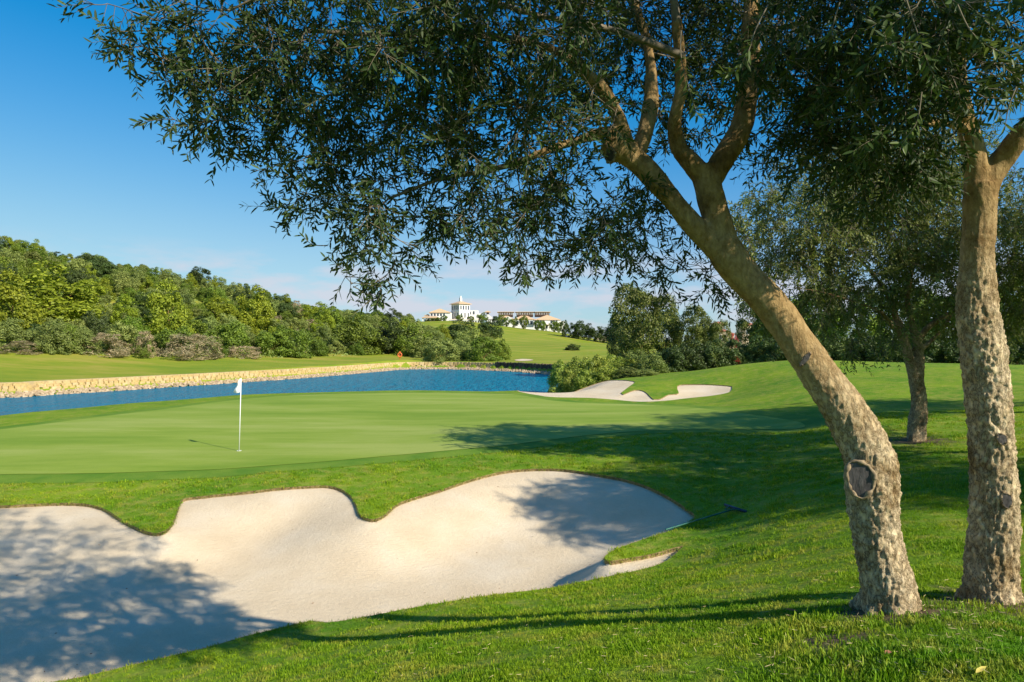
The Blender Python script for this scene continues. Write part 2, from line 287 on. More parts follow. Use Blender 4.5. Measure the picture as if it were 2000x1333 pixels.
# ------------------------------------------------------------------ terrain height
CP = [  # photo pixel of a ground point, and its distance in metres
 (2000,1333,3.0),(1740,1190,4.25),(1935,1170,4.35),(1500,1333,3.35),(1250,1333,3.55),(1000,1333,3.9),(700,1333,4.9),(400,1333,6.0),(100,1333,6.7),
 (1400,1216,4.8),(1000,1224,6.0),(1200,1215,5.4),(640,1239,7.6),(850,1178,8.3),(1100,1143,8.8),(1280,1105,9.3),(1330,1068,10.0),(1360,1010,11.8),(1180,1090,9.6),(400,1265,7.3),(250,1300,7.0),
 (1600,1050,8),(1500,1150,5.9),(1850,1050,6.6),(2000,1000,7.6),(2000,1100,5.4),(1800,960,9.3),(1600,960,11),(1450,1000,11.3),(2000,870,13),(1790,862,15),(1640,850,16.5),
 (1500,855,18.5),(1300,862,18),(1100,868,18.5),(900,880,17.8),(700,898,17),(460,917,16),(200,925,15.8),(0,928,15.8),
 (170,985,13.6),(318,1040,11.6),(358,978,13.6),(600,950,14.3),(650,950,14.4),(730,1015,12.2),(870,955,14.2),(1010,918,15.6),(1180,928,14.6),(1320,980,12.6),
 (467,882,18.3),(1000,765,38),(800,763,38),(500,770,36),(250,788,31),(0,813,26),(800,820,25),(200,830,23),(1200,800,28),(1570,835,20),(1420,795,27),(1700,815,19),
 (1010,763,38),(1240,784,32),(1420,768,33),(1220,745,40),(1150,748,42),(1080,757,42),(1300,755,36),(1240,740,43),(1330,730,42),(1430,717,40),(1540,708,38),(1700,711,36),(1900,716,32),(2000,735,27),
 (1500,765,30),(1650,760,27),(1850,790,22),(2000,800,19),
 (1000,708,100),(1085,711,92),(1020,703,112),(1100,690,150),(1150,672,200),(1000,645,330),(950,632,345),(1080,648,340),(1180,674,300),(1000,688,140),(1000,668,220),(950,650,290),
 (1300,680,300),(1450,680,250),(1700,690,150),(2000,690,120),(1540,722,55),(1300,725,60),(1800,722,55),(2100,722,55),(1200,712,70),
 (900,632,370),(1040,645,360),(830,630,370),(0,690,75),(300,697,85),(600,698,108),(700,694,118),(830,700,122),(985,703,120),
 (0,748,54),(200,740,60),(400,730,69),(600,716,83),(780,703,106),(900,706,106),
 (0,600,100),(0,492,140),(100,522,145),(250,548,150),(400,562,155),(500,592,160),(600,612,170),(740,632,190),(830,642,220),(300,640,112),(500,655,130),(150,620,112),(650,662,140),(800,674,160),(900,672,190),(960,682,150),
 (-400,690,62),(-400,600,90),(-400,490,130),(-300,1000,13),(-300,1333,6.5),(-500,850,22),(-500,780,40),(2400,900,8),(2600,1100,4.5),(2400,740,25),(2800,720,30)] + [(px, 688, 450) for px in (-500,0,400,700,850,950,1050,1150,1300,1600,2000,2500)] + [(px, 678, 900) for px in (-500,0,500,1000,1500,2000,2500)] + [(-300,520,220),(0,530,230),(200,575,240),(400,602,250),(550,622,260),(650,632,270),(740,640,280),(830,645,300),(300,620,320),(0,580,320)]
P3 = [U(*c) for c in CP] + [np.array([x, y, CZ + z]) for x, y, z in ((0,-2,-1.62),(3,-2,-1.45),(-4,-1,-2.7),(0,.5,-1.66),(2,1,-1.5),(-2,2,-2.2),(-4.5,3,-3.1),(7,0,-1.3),(-10,0,-3),(120,200,-1),(-150,90,6))]
P3 = np.array(P3)
def warp(x, y): 
    yy = np.maximum(y, -3.0)
    return np.stack([np.clip(x / (np.maximum(yy, 0) + 6.0), -2.2, 2.2) * 1.5, np.log(yy + 6.0)], -1)
WC = warp(P3[:, 0], P3[:, 1]); MQ = 0.06
def phi(a, b):
    d2 = (a[:, None, 0] - b[None, :, 0]) ** 2 + (a[:, None, 1] - b[None, :, 1]) ** 2
    return np.sqrt(d2 + MQ * MQ)
nC = len(WC); K_ = np.zeros((nC + 3, nC + 3)); K_[:nC, :nC] = phi(WC, WC) - np.eye(nC) * 0.002
K_[:nC, nC] = 1; K_[:nC, nC + 1:] = WC; K_[nC, :nC] = 1; K_[nC + 1:, :nC] = WC.T
# heights are fitted as angles (height over distance): near and far detail weigh alike
SC = np.maximum(P3[:, 1], 0) + 6.0
W_ = np.linalg.solve(K_, np.concatenate([(P3[:, 2] - CZ) / SC, np.zeros(3)]))
def base_h(x, y):
    x = np.asarray(x, float).ravel(); y = np.asarray(y, float).ravel(); o = np.empty(len(x))
    for s in range(0, len(x), 20000):
        w = warp(x[s:s + 20000], y[s:s + 20000])
        o[s:s + 20000] = (phi(w, WC) @ W_[:nC] + W_[nC] + w @ W_[nC + 1:]) * (np.maximum(y[s:s + 20000], 0) + 6.0) + CZ
    o += 0.07 * np.exp(-(((x - 2.1) / 0.75) ** 2 + ((y - 3.35) / 0.5) ** 2))          # grassy hump at the foot of the olives
    o += 0.012 * np.sin(x * 2.3 + 1.1 * np.sin(y * 1.7)) * np.sin(y * 2.1 + 0.7) * np.exp(-(y / 16) ** 2)
    return o
# lake outline
FAR = [(0,777),(100,771),(200,765),(300,758.5),(400,752),(500,745),(600,738),(700,729.5),(780,722.5),(840,721.5),(900,722),(1000,726),(1075,732),(1100,737)]
far_pts = [((px - CX) / F * (CZ * F / (py - CY)), CZ * F / (py - CY)) for px, py in FAR]
far_pts = [(-72, 44), (-52, 47.5)] + far_pts
near_pts = [((px - CX) / F * Y, Y) for px, Y in ((1150,62),(1120,55),(1085,49),(1040,46),(1000,44),(900,43.8),(800,43.5),(650,42.5),(500,41),(375,39),(250,36),(120,33.5),(0,31),(-150,29),(-400,28))] + [(-75, 30)]
far_s = catmull(far_pts, 5, False); near_s = catmull(near_pts, 5, False)
LAKE = np.concatenate([far_s, near_s]); NFAR = len(far_s)
def ground(x, y):
    x = np.asarray(x, float).ravel(); y = np.asarray(y, float).ravel(); z = base_h(x, y)
    m = (x > -90) & (x < 30) & (y > 22) & (y < 120)
    if m.any():
        p = np.stack([x[m], y[m]], -1); d, _, i = poly_near(p, LAKE); ins = poly_inside(p, LAKE)
        isfar = i < NFAR - 1; zz = z[m]
        o = np.where(isfar, 0.1 + (np.maximum(zz, 0.8) - 0.1) * sstep((d - 0.35) / 0.8), 0.02 + (zz - 0.02) * sstep(d / 5.5))
        z[m] = np.where(ins, np.maximum(-1.6, -0.05 - 0.45 * d), o)
    return z
def cast(pxs):
    """photo pixels -> points on the ground"""
    pxs = np.asarray(pxs, float); Ys = np.exp(np.linspace(math.log(2.0), math.log(500), 700)); o = []
    dx = (pxs[:, 0] - CX) / F; dz = -(pxs[:, 1] - CY) / F
    H = base_h((dx[:, None] * Ys).ravel(), np.broadcast_to(Ys, (len(pxs), 700)).ravel()).reshape(len(pxs), 700)
    dif = (CZ + dz[:, None] * Ys) - H
    for i in range(len(pxs)):
        k = np.argmax(dif[i] < 0)
        if k == 0: k = 699
        a, b_ = dif[i, k - 1], dif[i, k]; t = a / (a - b_ + 1e-12); Y = Ys[k - 1] + t * (Ys[k] - Ys[k - 1])
        o.append((dx[i] * Y, Y))
    return np.array(o)
def on(x, y, dz=0.0): return np.array([x, y, float(ground([x], [y])[0]) + dz])

# ------------------------------------------------------------------ outlines on the ground
BUNKER_PX = [(-300,1000),(-150,992),(0,988),(60,985),(120,983),(170,985),(205,995),(232,1012),(265,1030),(292,1040),(318,1040),(338,1020),(348,992),(358,975),(400,969),(480,961),(540,954),(600,950),(640,949),(668,957),(688,972),(697,990),(704,1006),(728,1015),(752,1005),(775,985),(810,972),(870,954),(920,937),(965,925),(1010,918),(1060,916),(1110,918),(1180,929),(1225,938),(1265,951),(1300,968),(1335,990),(1358,1008),(1340,1022),(1300,1040),(1250,1056),(1210,1070),(1186,1083),(1180,1091),(1195,1096),(1230,1090),(1275,1082),(1318,1070),(1335,1066),(1315,1086),(1280,1105),(1200,1124),(1100,1144),(980,1160),(850,1180),(740,1200),(640,1216),(600,1214),(500,1238),(400,1266),(250,1301),(100,1333)]
b_px = np.array(BUNKER_PX, float); BUNK = np.concatenate([cast(b_px), [(-5.8, 6.3), (-8.5, 5.9), (-12, 6.6), (-14.2, 9.0), (-14.2, 11.5)]])
BUNK = catmull(BUNK, 4)
BSMALL = catmull(cast([(1010,763),(1060,757.5),(1110,751),(1160,745),(1200,742.5),(1232,744),(1240,747),(1228,756),(1213,768),(1216,771),(1235,763.5),(1250,762),(1262,767),(1270,775),(1278,780.5),(1290,779),(1306,771),(1325,769),(1323,760),(1325,753),(1345,751),(1390,751.5),(1425,754),(1430,757),(1425,766),(1405,771),(1350,777.5),(1300,783),(1250,785),(1200,781),(1150,777.5),(1080,776),(1040,771)]), 4)
GREEN = catmull(cast([(-250,935),(0,928),(100,927),(200,925.5),(330,921.5),(460,916),(580,907),(700,897),(800,888),(900,879),(1000,869.5),(1100,857),(1200,846.5),(1300,841),(1400,840),(1500,839.5),(1560,838),(1572,832),(1555,824),(1500,815),(1430,806),(1340,796),(1250,791),(1150,788.5),(1080,783.5),(1030,775),(990,770.5),(900,768.5),(800,768),(700,769),(600,772),(500,778),(420,787),(330,799),(220,812),(120,825),(0,840),(-250,872)]), 4)
cen = GREEN.mean(0)
def offset_poly(poly, d):
    t = np.roll(poly, -1, 0) - np.roll(poly, 1, 0); nn = np.stack([t[:, 1], -t[:, 0]], -1); nn /= np.linalg.norm(nn, axis=1, keepdims=True) + 1e-9
    area = 0.5 * np.sum(poly[:, 0] * np.roll(poly[:, 1], -1) - np.roll(poly[:, 0], -1) * poly[:, 1])
    return poly + nn * d * (1 if area > 0 else -1)
COLLAR = offset_poly(GREEN, 0.75)

# ------------------------------------------------------------------ ground sheet (one grid, fine near, coarse far)
gx = 6 * np.sinh(np.linspace(-math.asinh(700 / 6), math.asinh(700 / 6), 600))
gy = 7 + 8 * np.sinh(np.linspace(-math.asinh(60 / 8), math.asinh(1100 / 8), 620))
NX, NY = len(gx), len(gy); GXm, GYm = np.meshgrid(gx, gy); gv = np.stack([GXm.ravel(), GYm.ravel()], -1)
ii = np.arange(NX * NY).reshape(NY, NX); GF = np.stack([ii[:-1, :-1], ii[:-1, 1:], ii[1:, 1:], ii[1:, :-1]], -1).reshape(-1, 4)
fc = gv[GF].mean(1)
def inside_bb(p, poly, pad=1.0):
    lo, hi = poly.min(0) - pad, poly.max(0) + pad; m = np.all((p > lo) & (p < hi), axis=1); r = np.zeros(len(p), bool)
    r[m] = poly_inside(p[m], poly); return r
def rim_verts(faces):
    e = np.sort(np.concatenate([faces[:, [0, 1]], faces[:, [1, 2]], faces[:, [2, 3]], faces[:, [3, 0]]]), 1)
    u, cnt = np.unique(e, axis=0, return_counts=True); return u[cnt == 1]
keep = np.ones(len(GF), bool); vpos = gv.copy(); rims = []
for poly in (BUNK, BSMALL):
    ins = inside_bb(fc, poly) & keep; keep &= ~ins
    rim = rim_verts(GF[ins]); vi = np.unique(rim); _, q, _ = poly_near(vpos[vi], poly); vpos[vi] = q; rims.append(rim)
gz = ground(vpos[:, 0], vpos[:, 1])
ground_me = quads('ground', np.column_stack([vpos, gz]), GF[keep], True)
# ground cover zones: scrub on the hill, mown fairway beyond the water
HILLP = np.concatenate([cast([(-500,688),(-200,688),(0,689),(150,693),(300,698),(450,701),(600,699),(690,695),(740,690),(780,693),(830,700),(960,706),(985,704),(975,690),(960,668),(925,655),(905,648)]), [(-25, 380), (-200, 400), (-400, 300), (-200, 60)]])
zs = np.zeros(len(vpos)); zf = np.zeros(len(vpos)); mfar = (vpos[:, 1] > 46)
dd, _, _ = poly_near(vpos[mfar], HILLP); ih = poly_inside(vpos[mfar], HILLP); zs[mfar] = sstep(0.5 + np.where(ih, dd, -dd) / 3.0)
beyond = inside_bb(vpos, np.concatenate([far_s, [(40, 75), (120, 150), (300, 500), (-700, 700), (-700, 40)]]))
zf[beyond] = 1.0; zf[(vpos[:, 1] > 130)] = 1.0
SOIL_AND_SHADE = ((2.33, 4.22, 0.42), (3.05, 4.32, 0.44), (1.75, 3.75, 0.22), (8.9, 15.0, 0.7))  # bare earth at the trunk feet; the smallest patch paints in a shadow spot
def soil_and_shade(p): return np.max([sstep(1.4 - np.hypot(p[:, 0] - x, p[:, 1] - y) * (1 + 0.25 * np.sin(9 * np.arctan2(p[:, 1] - y, p[:, 0] - x) + x * 7)) / r) for x, y, r in SOIL_AND_SHADE], axis=0)
for nm, arr in (('scrub', zs), ('fairway', zf), ('soil_and_shade', soil_and_shade(vpos))):
    at = ground_me.attributes.new(nm, 'FLOAT', 'POINT'); at.data.foreach_set('value', arr.astype(np.float32))
go = link('ground', ground_me, M['ground']); tag(go, kind='structure')
def sheet(name, poly, dz, material):
    ins = inside_bb(fc, poly) & keep; f = GF[ins]; used, inv = np.unique(f, return_inverse=True)
    p = vpos[used].copy(); rim = np.unique(rim_verts(f)); ri = np.searchsorted(used, rim)
    dq, q, _ = poly_near(p[ri], poly); p[ri] = q
    o = link(name, quads(name, np.column_stack([p, ground(p[:, 0], p[:, 1]) + dz]), inv.reshape(f.shape), True), material); return tag(o, kind='structure')
sheet('green_collar', COLLAR, 0.007, M['collar']); sheet('putting_green', GREEN, 0.015, M['green'])

def bunker(name, poly, rim, floor_z, res, wfun, label_lip, drop=0.055):
    lo, hi = poly.min(0) - 0.3, poly.max(0) + 0.3
    xs = np.arange(lo[0], hi[0], res); ys = np.arange(lo[1], hi[1], res); X, Y = np.meshgrid(xs, ys); p = np.stack([X.ravel(), Y.ravel()], -1)
    ids = np.arange(len(p)).reshape(X.shape); f = np.stack([ids[:-1, :-1], ids[:-1, 1:], ids[1:, 1:], ids[1:, :-1]], -1).reshape(-1, 4)
    d, q, _ = poly_near(p, poly); ins = poly_inside(p, poly); sd = np.where(ins, d, -d)
    f = f[(sd[f] > -0.22).all(1)]; used, inv = np.unique(f, return_inverse=True); p, sd, q = p[used], sd[used], q[used]
    e = ground(q[:, 0], q[:, 1]) - drop; w = wfun(q)
    fl = floor_z(p); t = sstep(np.clip(sd, 0, None) / w) ** 0.85
    z = e + (np.minimum(fl, e - 0.05) - e) * t
    k = 0.010 * np.sin(p[:, 0] * 3.1 + 2 * np.sin(p[:, 1] * 1.3)) + 0.008 * np.sin(p[:, 1] * 5.3 + p[:, 0] * 1.1)
    z += k * 0.6 * sstep(np.clip(sd, 0, None) / 0.5)
    ff = inv.reshape(f.shape); ed = np.unique(np.sort(np.concatenate([ff[:, [0, 1]], ff[:, [1, 2]], ff[:, [2, 3]], ff[:, [3, 0]]]), 1), axis=0); inner = sd > res * 0.8; z0_ = z.copy()
    for _ in range(45):
        acc = np.bincount(ed[:, 0], z[ed[:, 1]], len(z)) + np.bincount(ed[:, 1], z[ed[:, 0]], len(z)); cn_ = np.bincount(ed.ravel(), minlength=len(z)); z = np.where(inner, 0.4 * z + 0.6 * acc / cn_, z)
    o = link(name, quads(name, np.column_stack([p, z]), inv.reshape(f.shape), True), M['sand']); tag(o, kind='structure')
    V, Fs = [], []
    for a_, b_ in rim:                                                # the cut edge of the turf
        pa, pb = vpos[a_], vpos[b_]; za, zb = gz[a_], gz[b_]; n0 = len(V)
        V += [(pa[0], pa[1], za + 0.002), (pb[0], pb[1], zb + 0.002), (pb[0], pb[1], zb - drop - 0.16), (pa[0], pa[1], za - drop - 0.16)]; Fs.append((n0, n0 + 1, n0 + 2, n0 + 3))
    lp = link('turf_lip', pyd('turf_lip', V, Fs), M['lip'], o)
    return o
SAND = bunker('sand_bunker', BUNK, rims[0], lambda p: CZ - 3.72 + 0.05 * (p[:, 1] - 9.5) * 0.4 + 0.04 * np.sin(p[:, 0] * 0.6), 0.085, lambda q: np.clip((q[:, 1] - 8.5) / 5.5 * 2.7, 0.8, 2.7), '')
bunker('sand_bunker', BSMALL, rims[1], lambda p: ground(p[:, 0], p[:, 1]) - 0.13, 0.14, lambda q: np.clip((q[:, 1] - 30) / 10 * 1.6, 0.5, 1.6), '', 0.04)
fb = catmull(cast([(1005,704),(1020,701.8),(1040,703.5),(1037,705),(1015,706)]), 4)
tag(link('fairway_bunker', pyd('fairway_bunker', [(x, y, on(x, y, 0.05)[2]) for x, y in fb], [tuple(range(len(fb)))]), M['sand']), kind='structure')

# ragged turf fringe hanging over the bunker lip
def lip_fringe(poly, name, dens, length):
    seg = np.roll(poly, -1, 0) - poly; L = np.linalg.norm(seg, axis=1); Nn = int(L.sum() * dens); i = rng.choice(len(poly), Nn, p=L / L.sum()); t = rng.random(Nn)
    p = poly[i] + seg[i] * t[:, None]; area = 0.5 * np.sum(poly[:, 0] * np.roll(poly[:, 1], -1) - np.roll(poly[:, 0], -1) * poly[:, 1])
    nn = np.stack([seg[i][:, 1], -seg[i][:, 0]], -1) / (L[i][:, None] + 1e-9) * (-1 if area > 0 else 1)   # into the sand
    z = ground(p[:, 0], p[:, 1]); b0 = np.column_stack([p - nn * 0.02, z - 0.01]); side = np.column_stack([seg[i] / (L[i][:, None] + 1e-9), np.zeros(Nn)]) * 0.006
    ln = length * rng.uniform(0.4, 1.3, Nn); tip = b0 + np.column_stack([nn * (ln * rng.uniform(0.1, 1.1, Nn))[:, None] + rng.normal(0, 0.02, (Nn, 2)), ln * rng.uniform(-0.7, 0.5, Nn)])
    V = np.stack([b0 - side, b0 + side, tip], 1).reshape(-1, 3); Fq = np.arange(Nn * 3).reshape(-1, 3); return quads(name, V, Fq)
tag(link('bunker_fringe', lip_fringe(BUNK, 'bunker_fringe', 260, 0.06), M['lip']), 'straw coloured turf fringe along the bunker edges', 'turf fringe', kind='stuff')

LIPG = lip_fringe(BUNK, 'lip_blades', 300, 0.055)
# litter blown into the sand under the trees
sv = np.empty(len(SAND.data.vertices) * 3); SAND.data.vertices.foreach_get('co', sv); sv = sv.reshape(-1, 3); lp_ = sv[rng.choice(len(sv), 260)]; lp_ = lp_[(rng.random(len(lp_)) < np.where(lp_[:, 0] < -3, 0.6, 0.25)) & poly_inside(lp_[:, :2], offset_poly(BUNK, -0.35))]
# water
wp = [tuple(p) for p in offset_poly(LAKE, 0.6)]
tag(link('lake', pyd('lake', [(x, y, 0.0) for x, y in wp], [tuple(range(len(wp)))]), M['water']), kind='structure')

# ------------------------------------------------------------------ stone bank along the far shore
def hull_rock(seed, sx, sy, sz, n=14, boxy=0.0):
    r_ = np.random.default_rng(seed); p = r_.normal(0, 1, (n, 3)); p /= np.abs(p).max(1, keepdims=True) ** boxy * np.linalg.norm(p, axis=1, keepdims=True) ** (1 - boxy)
    if boxy > 0.5: p = np.array([(a, b_, c_) for a in (-1, 1) for b_ in (-1, 1) for c_ in (-1, 1)]) * r_.uniform(0.78, 1.0, (8, 3)); p = np.concatenate([p * (0.86, 1, 1), p * (1, 0.85, 0.82)])
    bm = bmesh.new()
    for q in p * (sx / 2, sy / 2, sz / 2): bm.verts.new(q)
    bmesh.ops.convex_hull(bm, input=bm.verts); bmesh.ops.delete(bm, geom=[v for v in bm.verts if not v.link_faces], context='VERTS')
    me = bpy.data.meshes.new('stone'); bm.to_mesh(me); bm.free(); return me
def me_arr(me):
    V = np.empty(len(me.vertices) * 3); me.vertices.foreach_get('co', V); return V.reshape(-1, 3), [tuple(p.vertices) for p in me.polygons]
def stonemat(name, stops):
    m, n, l, b = mat(name); oi = n.new('ShaderNodeObjectInfo'); g = n.new('ShaderNodeNewGeometry')
    ad = n.new('ShaderNodeMath'); ad.operation = 'ADD'; l.new(oi.outputs['Random'], ad.inputs[0]); l.new(g.outputs['Random Per Island'], ad.inputs[1])
    fr_ = n.new('ShaderNodeMath'); fr_.operation = 'FRACT'; l.new(ad.outputs[0], fr_.inputs[0])
    r = ramp(n, stops); l.new(fr_.outputs[0], r.inputs[0]); t = noise_node(n, l, 5, 5, 0.7); r2 = ramp(n, [(0.3, (0.7, 0.68, 0.66)), (0.7, (1.15, 1.12, 1.1))]); l.new(t.outputs['Fac'], r2.inputs[0])
    l.new(mixc(n, l, 1.0, r.outputs[0], r2.outputs[0], 'MULTIPLY'), b.inputs['Base Color']); b.inputs['Roughness'].default_value = 0.9; bump(n, l, b, t.outputs['Fac'], 0.5, 0.05); return m
M['wallstone'] = stonemat('ochre_wall_stone', [(0, (0.54, 0.39, 0.15)), (0.4, (0.60, 0.455, 0.19)), (0.75, (0.61, 0.48, 0.25)), (1, (0.56, 0.40, 0.18))])
M['riprap'] = stonemat('riprap_stone', [(0, (0.36, 0.265, 0.16)), (0.5, (0.48, 0.37, 0.23)), (1, (0.56, 0.44, 0.29))])
M['mortar'] = plain('mortar', (0.52, 0.39, 0.18), 0.95, 0.25, 3)
M['darkwall'] = stonemat('dark_wall_stone', [(0, (0.055, 0.038, 0.024)), (0.5, (0.10, 0.072, 0.045)), (1, (0.15, 0.11, 0.07))])
i_dark = int(np.argmin(np.abs(far_s[:, 0] - (-2.5)) + (far_s[:, 1] < 80) * 100))      # the dark stretch starts here
seg = np.linalg.norm(np.diff(far_s, axis=0), axis=1); arc = np.concatenate([[0], np.cumsum(seg)])
tan_ = nrm(np.gradient(far_s, axis=0)); nout = np.stack([-tan_[:, 1], tan_[:, 0]], -1)   # away from the water
def along(s):
    x = np.interp(s, arc, far_s[:, 0]); y = np.interp(s, arc, far_s[:, 1]); nx_ = np.interp(s, arc, nout[:, 0]); ny_ = np.interp(s, arc, nout[:, 1])
    return np.array([x, y]), nrm(np.array([nx_, ny_]))
SD = arc[i_dark]
wallr = empty('stone_wall', (*far_s[8], 0.0)); tag(wallr, 'long ochre stone retaining wall along the far lake bank', 'wall')
vars_ = [hull_rock(100 + i, 0.86, 0.34, 0.255, boxy=0.9) for i in range(6)]
for v in vars_: v.materials.append(M['wallstone'])
blocks = []
for course, z0 in enumerate((0.36, 0.59, 0.82)):
    s = 8.0 + 0.3 * course
    while s < SD:
        w = random.uniform(0.38, 0.85); c_, n_ = along(s + w / 2); d_ = math.hypot(*c_)
        blocks.append((d_, c_ + n_ * (0.78 + 0.07 * course), math.atan2(-n_[0], n_[1]), w, z0 + 0.13 + random.uniform(-0.006, 0.006))); s += w + 0.03
blocks.sort(key=lambda q: q[0])
wz = wallr.location
rest = []
for i, (d_, c_, rz, w, z) in enumerate(blocks):
    me = random.choice(vars_)
    if i < 290:
        o = bpy.data.objects.new('stone', me); COL.objects.link(o); o.parent = wallr; o.location = (c_[0] - wz.x, c_[1] - wz.y, z); o.rotation_euler = (0.10 + random.uniform(-.05, .05), random.uniform(-.03, .03), rz + random.uniform(-.05, .05)); o.scale = (w / 0.86, 1, random.uniform(0.97, 1.03))
    else:
        V, Fs = me_arr(me); V = V * (w / 0.86, 1, 1); ca, sa = math.cos(rz), math.sin(rz); rest.append((np.column_stack([V[:, 0] * ca - V[:, 1] * sa + c_[0] - wz.x, V[:, 0] * sa + V[:, 1] * ca + c_[1] - wz.y, V[:, 2] + z]), Fs))
if rest: o = part('far_stones', rest, M['wallstone'], wallr); o['kind'] = 'stuff'
# the mortar core behind the stones and the coping
core = []
ss = np.arange(7.5, SD, 1.2)
for a_, b_ in zip(ss[:-1], ss[1:]):
    (p0, n0), (p1, n1) = along(a_), along(b_); q = [p0 + n0 * 0.86, p1 + n1 * 0.86, p1 + n1 * 1.5, p0 + n0 * 1.5]
    core.append(([(x - wz.x, y - wz.y, z) for z in (-0.3, 1.075) for x, y in q], [(0, 1, 5, 4), (4, 5, 6, 7), (2, 3, 7, 6)]))
part('mortar_core', core, M['mortar'], wallr)
rip = []; rv = [me_arr(hull_rock(200 + i, 0.5, 0.4, 0.34)) for i in range(8)]
for _ in range(5200):
    s = random.uniform(4, arc[-1]); c_, n_ = along(s); t = random.random(); sc_ = random.uniform(0.4, 0.95); V, Fs = random.choice(rv); a_ = random.uniform(0, 6.28); ca, sa = math.cos(a_), math.sin(a_)
    q = c_ + n_ * (-0.45 + 1.25 * t); V = V * sc_
    rip.append((np.column_stack([V[:, 0] * ca - V[:, 1] * sa + q[0], V[:, 0] * sa + V[:, 1] * ca + q[1], V[:, 2] - 0.04 + 0.34 * t + random.uniform(-.05, .08)]), Fs))
o = part('riprap', rip, M['riprap'], None); tag(o, 'loose pale rubble stones sloping into the lake below the wall', 'rubble', kind='stuff')
dw = empty('palisade_wall', (*along(SD)[0], 0.0)); tag(dw, 'dark brown upright stone retaining wall at far end of lake', 'wall')
stk = []; s = SD + 0.2; dwl = dw.location
while s < arc[-1] + 0.0:
    c_, n_ = along(s); V, Fs = me_arr(hull_rock(random.randint(300, 312), 0.34, 0.3, 1.15, boxy=0.9)); rz = math.atan2(-n_[0], n_[1]); ca, sa = math.cos(rz), math.sin(rz); q = c_ + n_ * 0.85
    V = V * (random.uniform(0.8, 1.1), 1, random.uniform(0.85, 1.1)); stk.append((np.column_stack([V[:, 0] * ca - V[:, 1] * sa + q[0] - dwl.x, V[:, 0] * sa + V[:, 1] * ca + q[1] - dwl.y, V[:, 2] + 0.72]), Fs)); s += random.uniform(0.3, 0.38)
o = part('upright_stones', stk, M['darkwall'], dw); o['kind'] = 'stuff'

# ------------------------------------------------------------------ trees: leaves, twigs, branches
def rand_dirs(n): return nrm(rng.normal(0, 1, (n, 3)))
def leaves(base, d, ln, wd, up=None, fold=0.25):
    """folded two-quad leaves; base (N,3), direction d (N,3), length, width"""
    N = len(base); u = rand_dirs(N) if up is None else nrm(up + rng.normal(0, 0.35, (N, 3))); s = nrm(np.cross(d, u)); nn = np.cross(s, d)
    ln = np.broadcast_to(ln, N)[:, None]; wd = np.broadcast_to(wd, N)[:, None] * 0.5; lift = nn * wd * fold
    bend = -nn * ln * rng.uniform(-0.05, 0.12, (N, 1))
    V = np.stack([base, base + d * ln * 0.32 + s * wd + lift, base + d * ln * 0.70 + s * wd * 0.82 + lift + bend * 0.4, base + d * ln + bend, base + d * ln * 0.70 - s * wd * 0.82 + lift + bend * 0.4, base + d * ln * 0.32 - s * wd + lift], 1)
    k = (np.arange(N) * 6)[:, None]; Fq = np.concatenate([k + np.array([0, 1, 2, 3]), k + np.array([0, 3, 4, 5])], 0)
    return V.reshape(-1, 3), Fq
def merge(lst):
    V, Fq, n = [], [], 0
    for v, f in lst:
        if len(v) == 0: continue
        V.append(v); Fq.append(f + n); n += len(v)
    return np.concatenate(V), np.concatenate(Fq)
def grow(skel, centres, sag=0.05, K=7):
    """join cluster centres to the nearest wood, one curved branch each"""
    nodes = [np.asarray(s) for s in skel]; pool = np.concatenate([s[:, :3] for s in nodes]); prad = np.concatenate([s[:, 3] for s in nodes])
    d0 = np.array([np.min(np.linalg.norm(pool - c, axis=1)) for c in centres]); P, Rr = [], []
    for i in np.argsort(d0):
        c = centres[i]; dist = np.linalg.norm(pool - c, axis=1); j = np.argmin(dist); a = pool[j]; L = dist[j]
        t = np.linspace(0, 1, K)[:, None]; mid = (a + c) / 2 + rng.normal(0, 0.10 * L, 3) + np.array([0, 0, sag * L])
        q = (1 - t) ** 2 * a + 2 * t * (1 - t) * mid + t ** 2 * c
        r0 = min(prad[j] * 0.75, 0.004 + 0.012 * L); rr = np.linspace(r0, 0.0028, K)
        P.append(q); Rr.append(rr); pool = np.concatenate([pool, q[2:]]); prad = np.concatenate([prad, rr[2:]])
    return np.array(P), np.array(Rr)
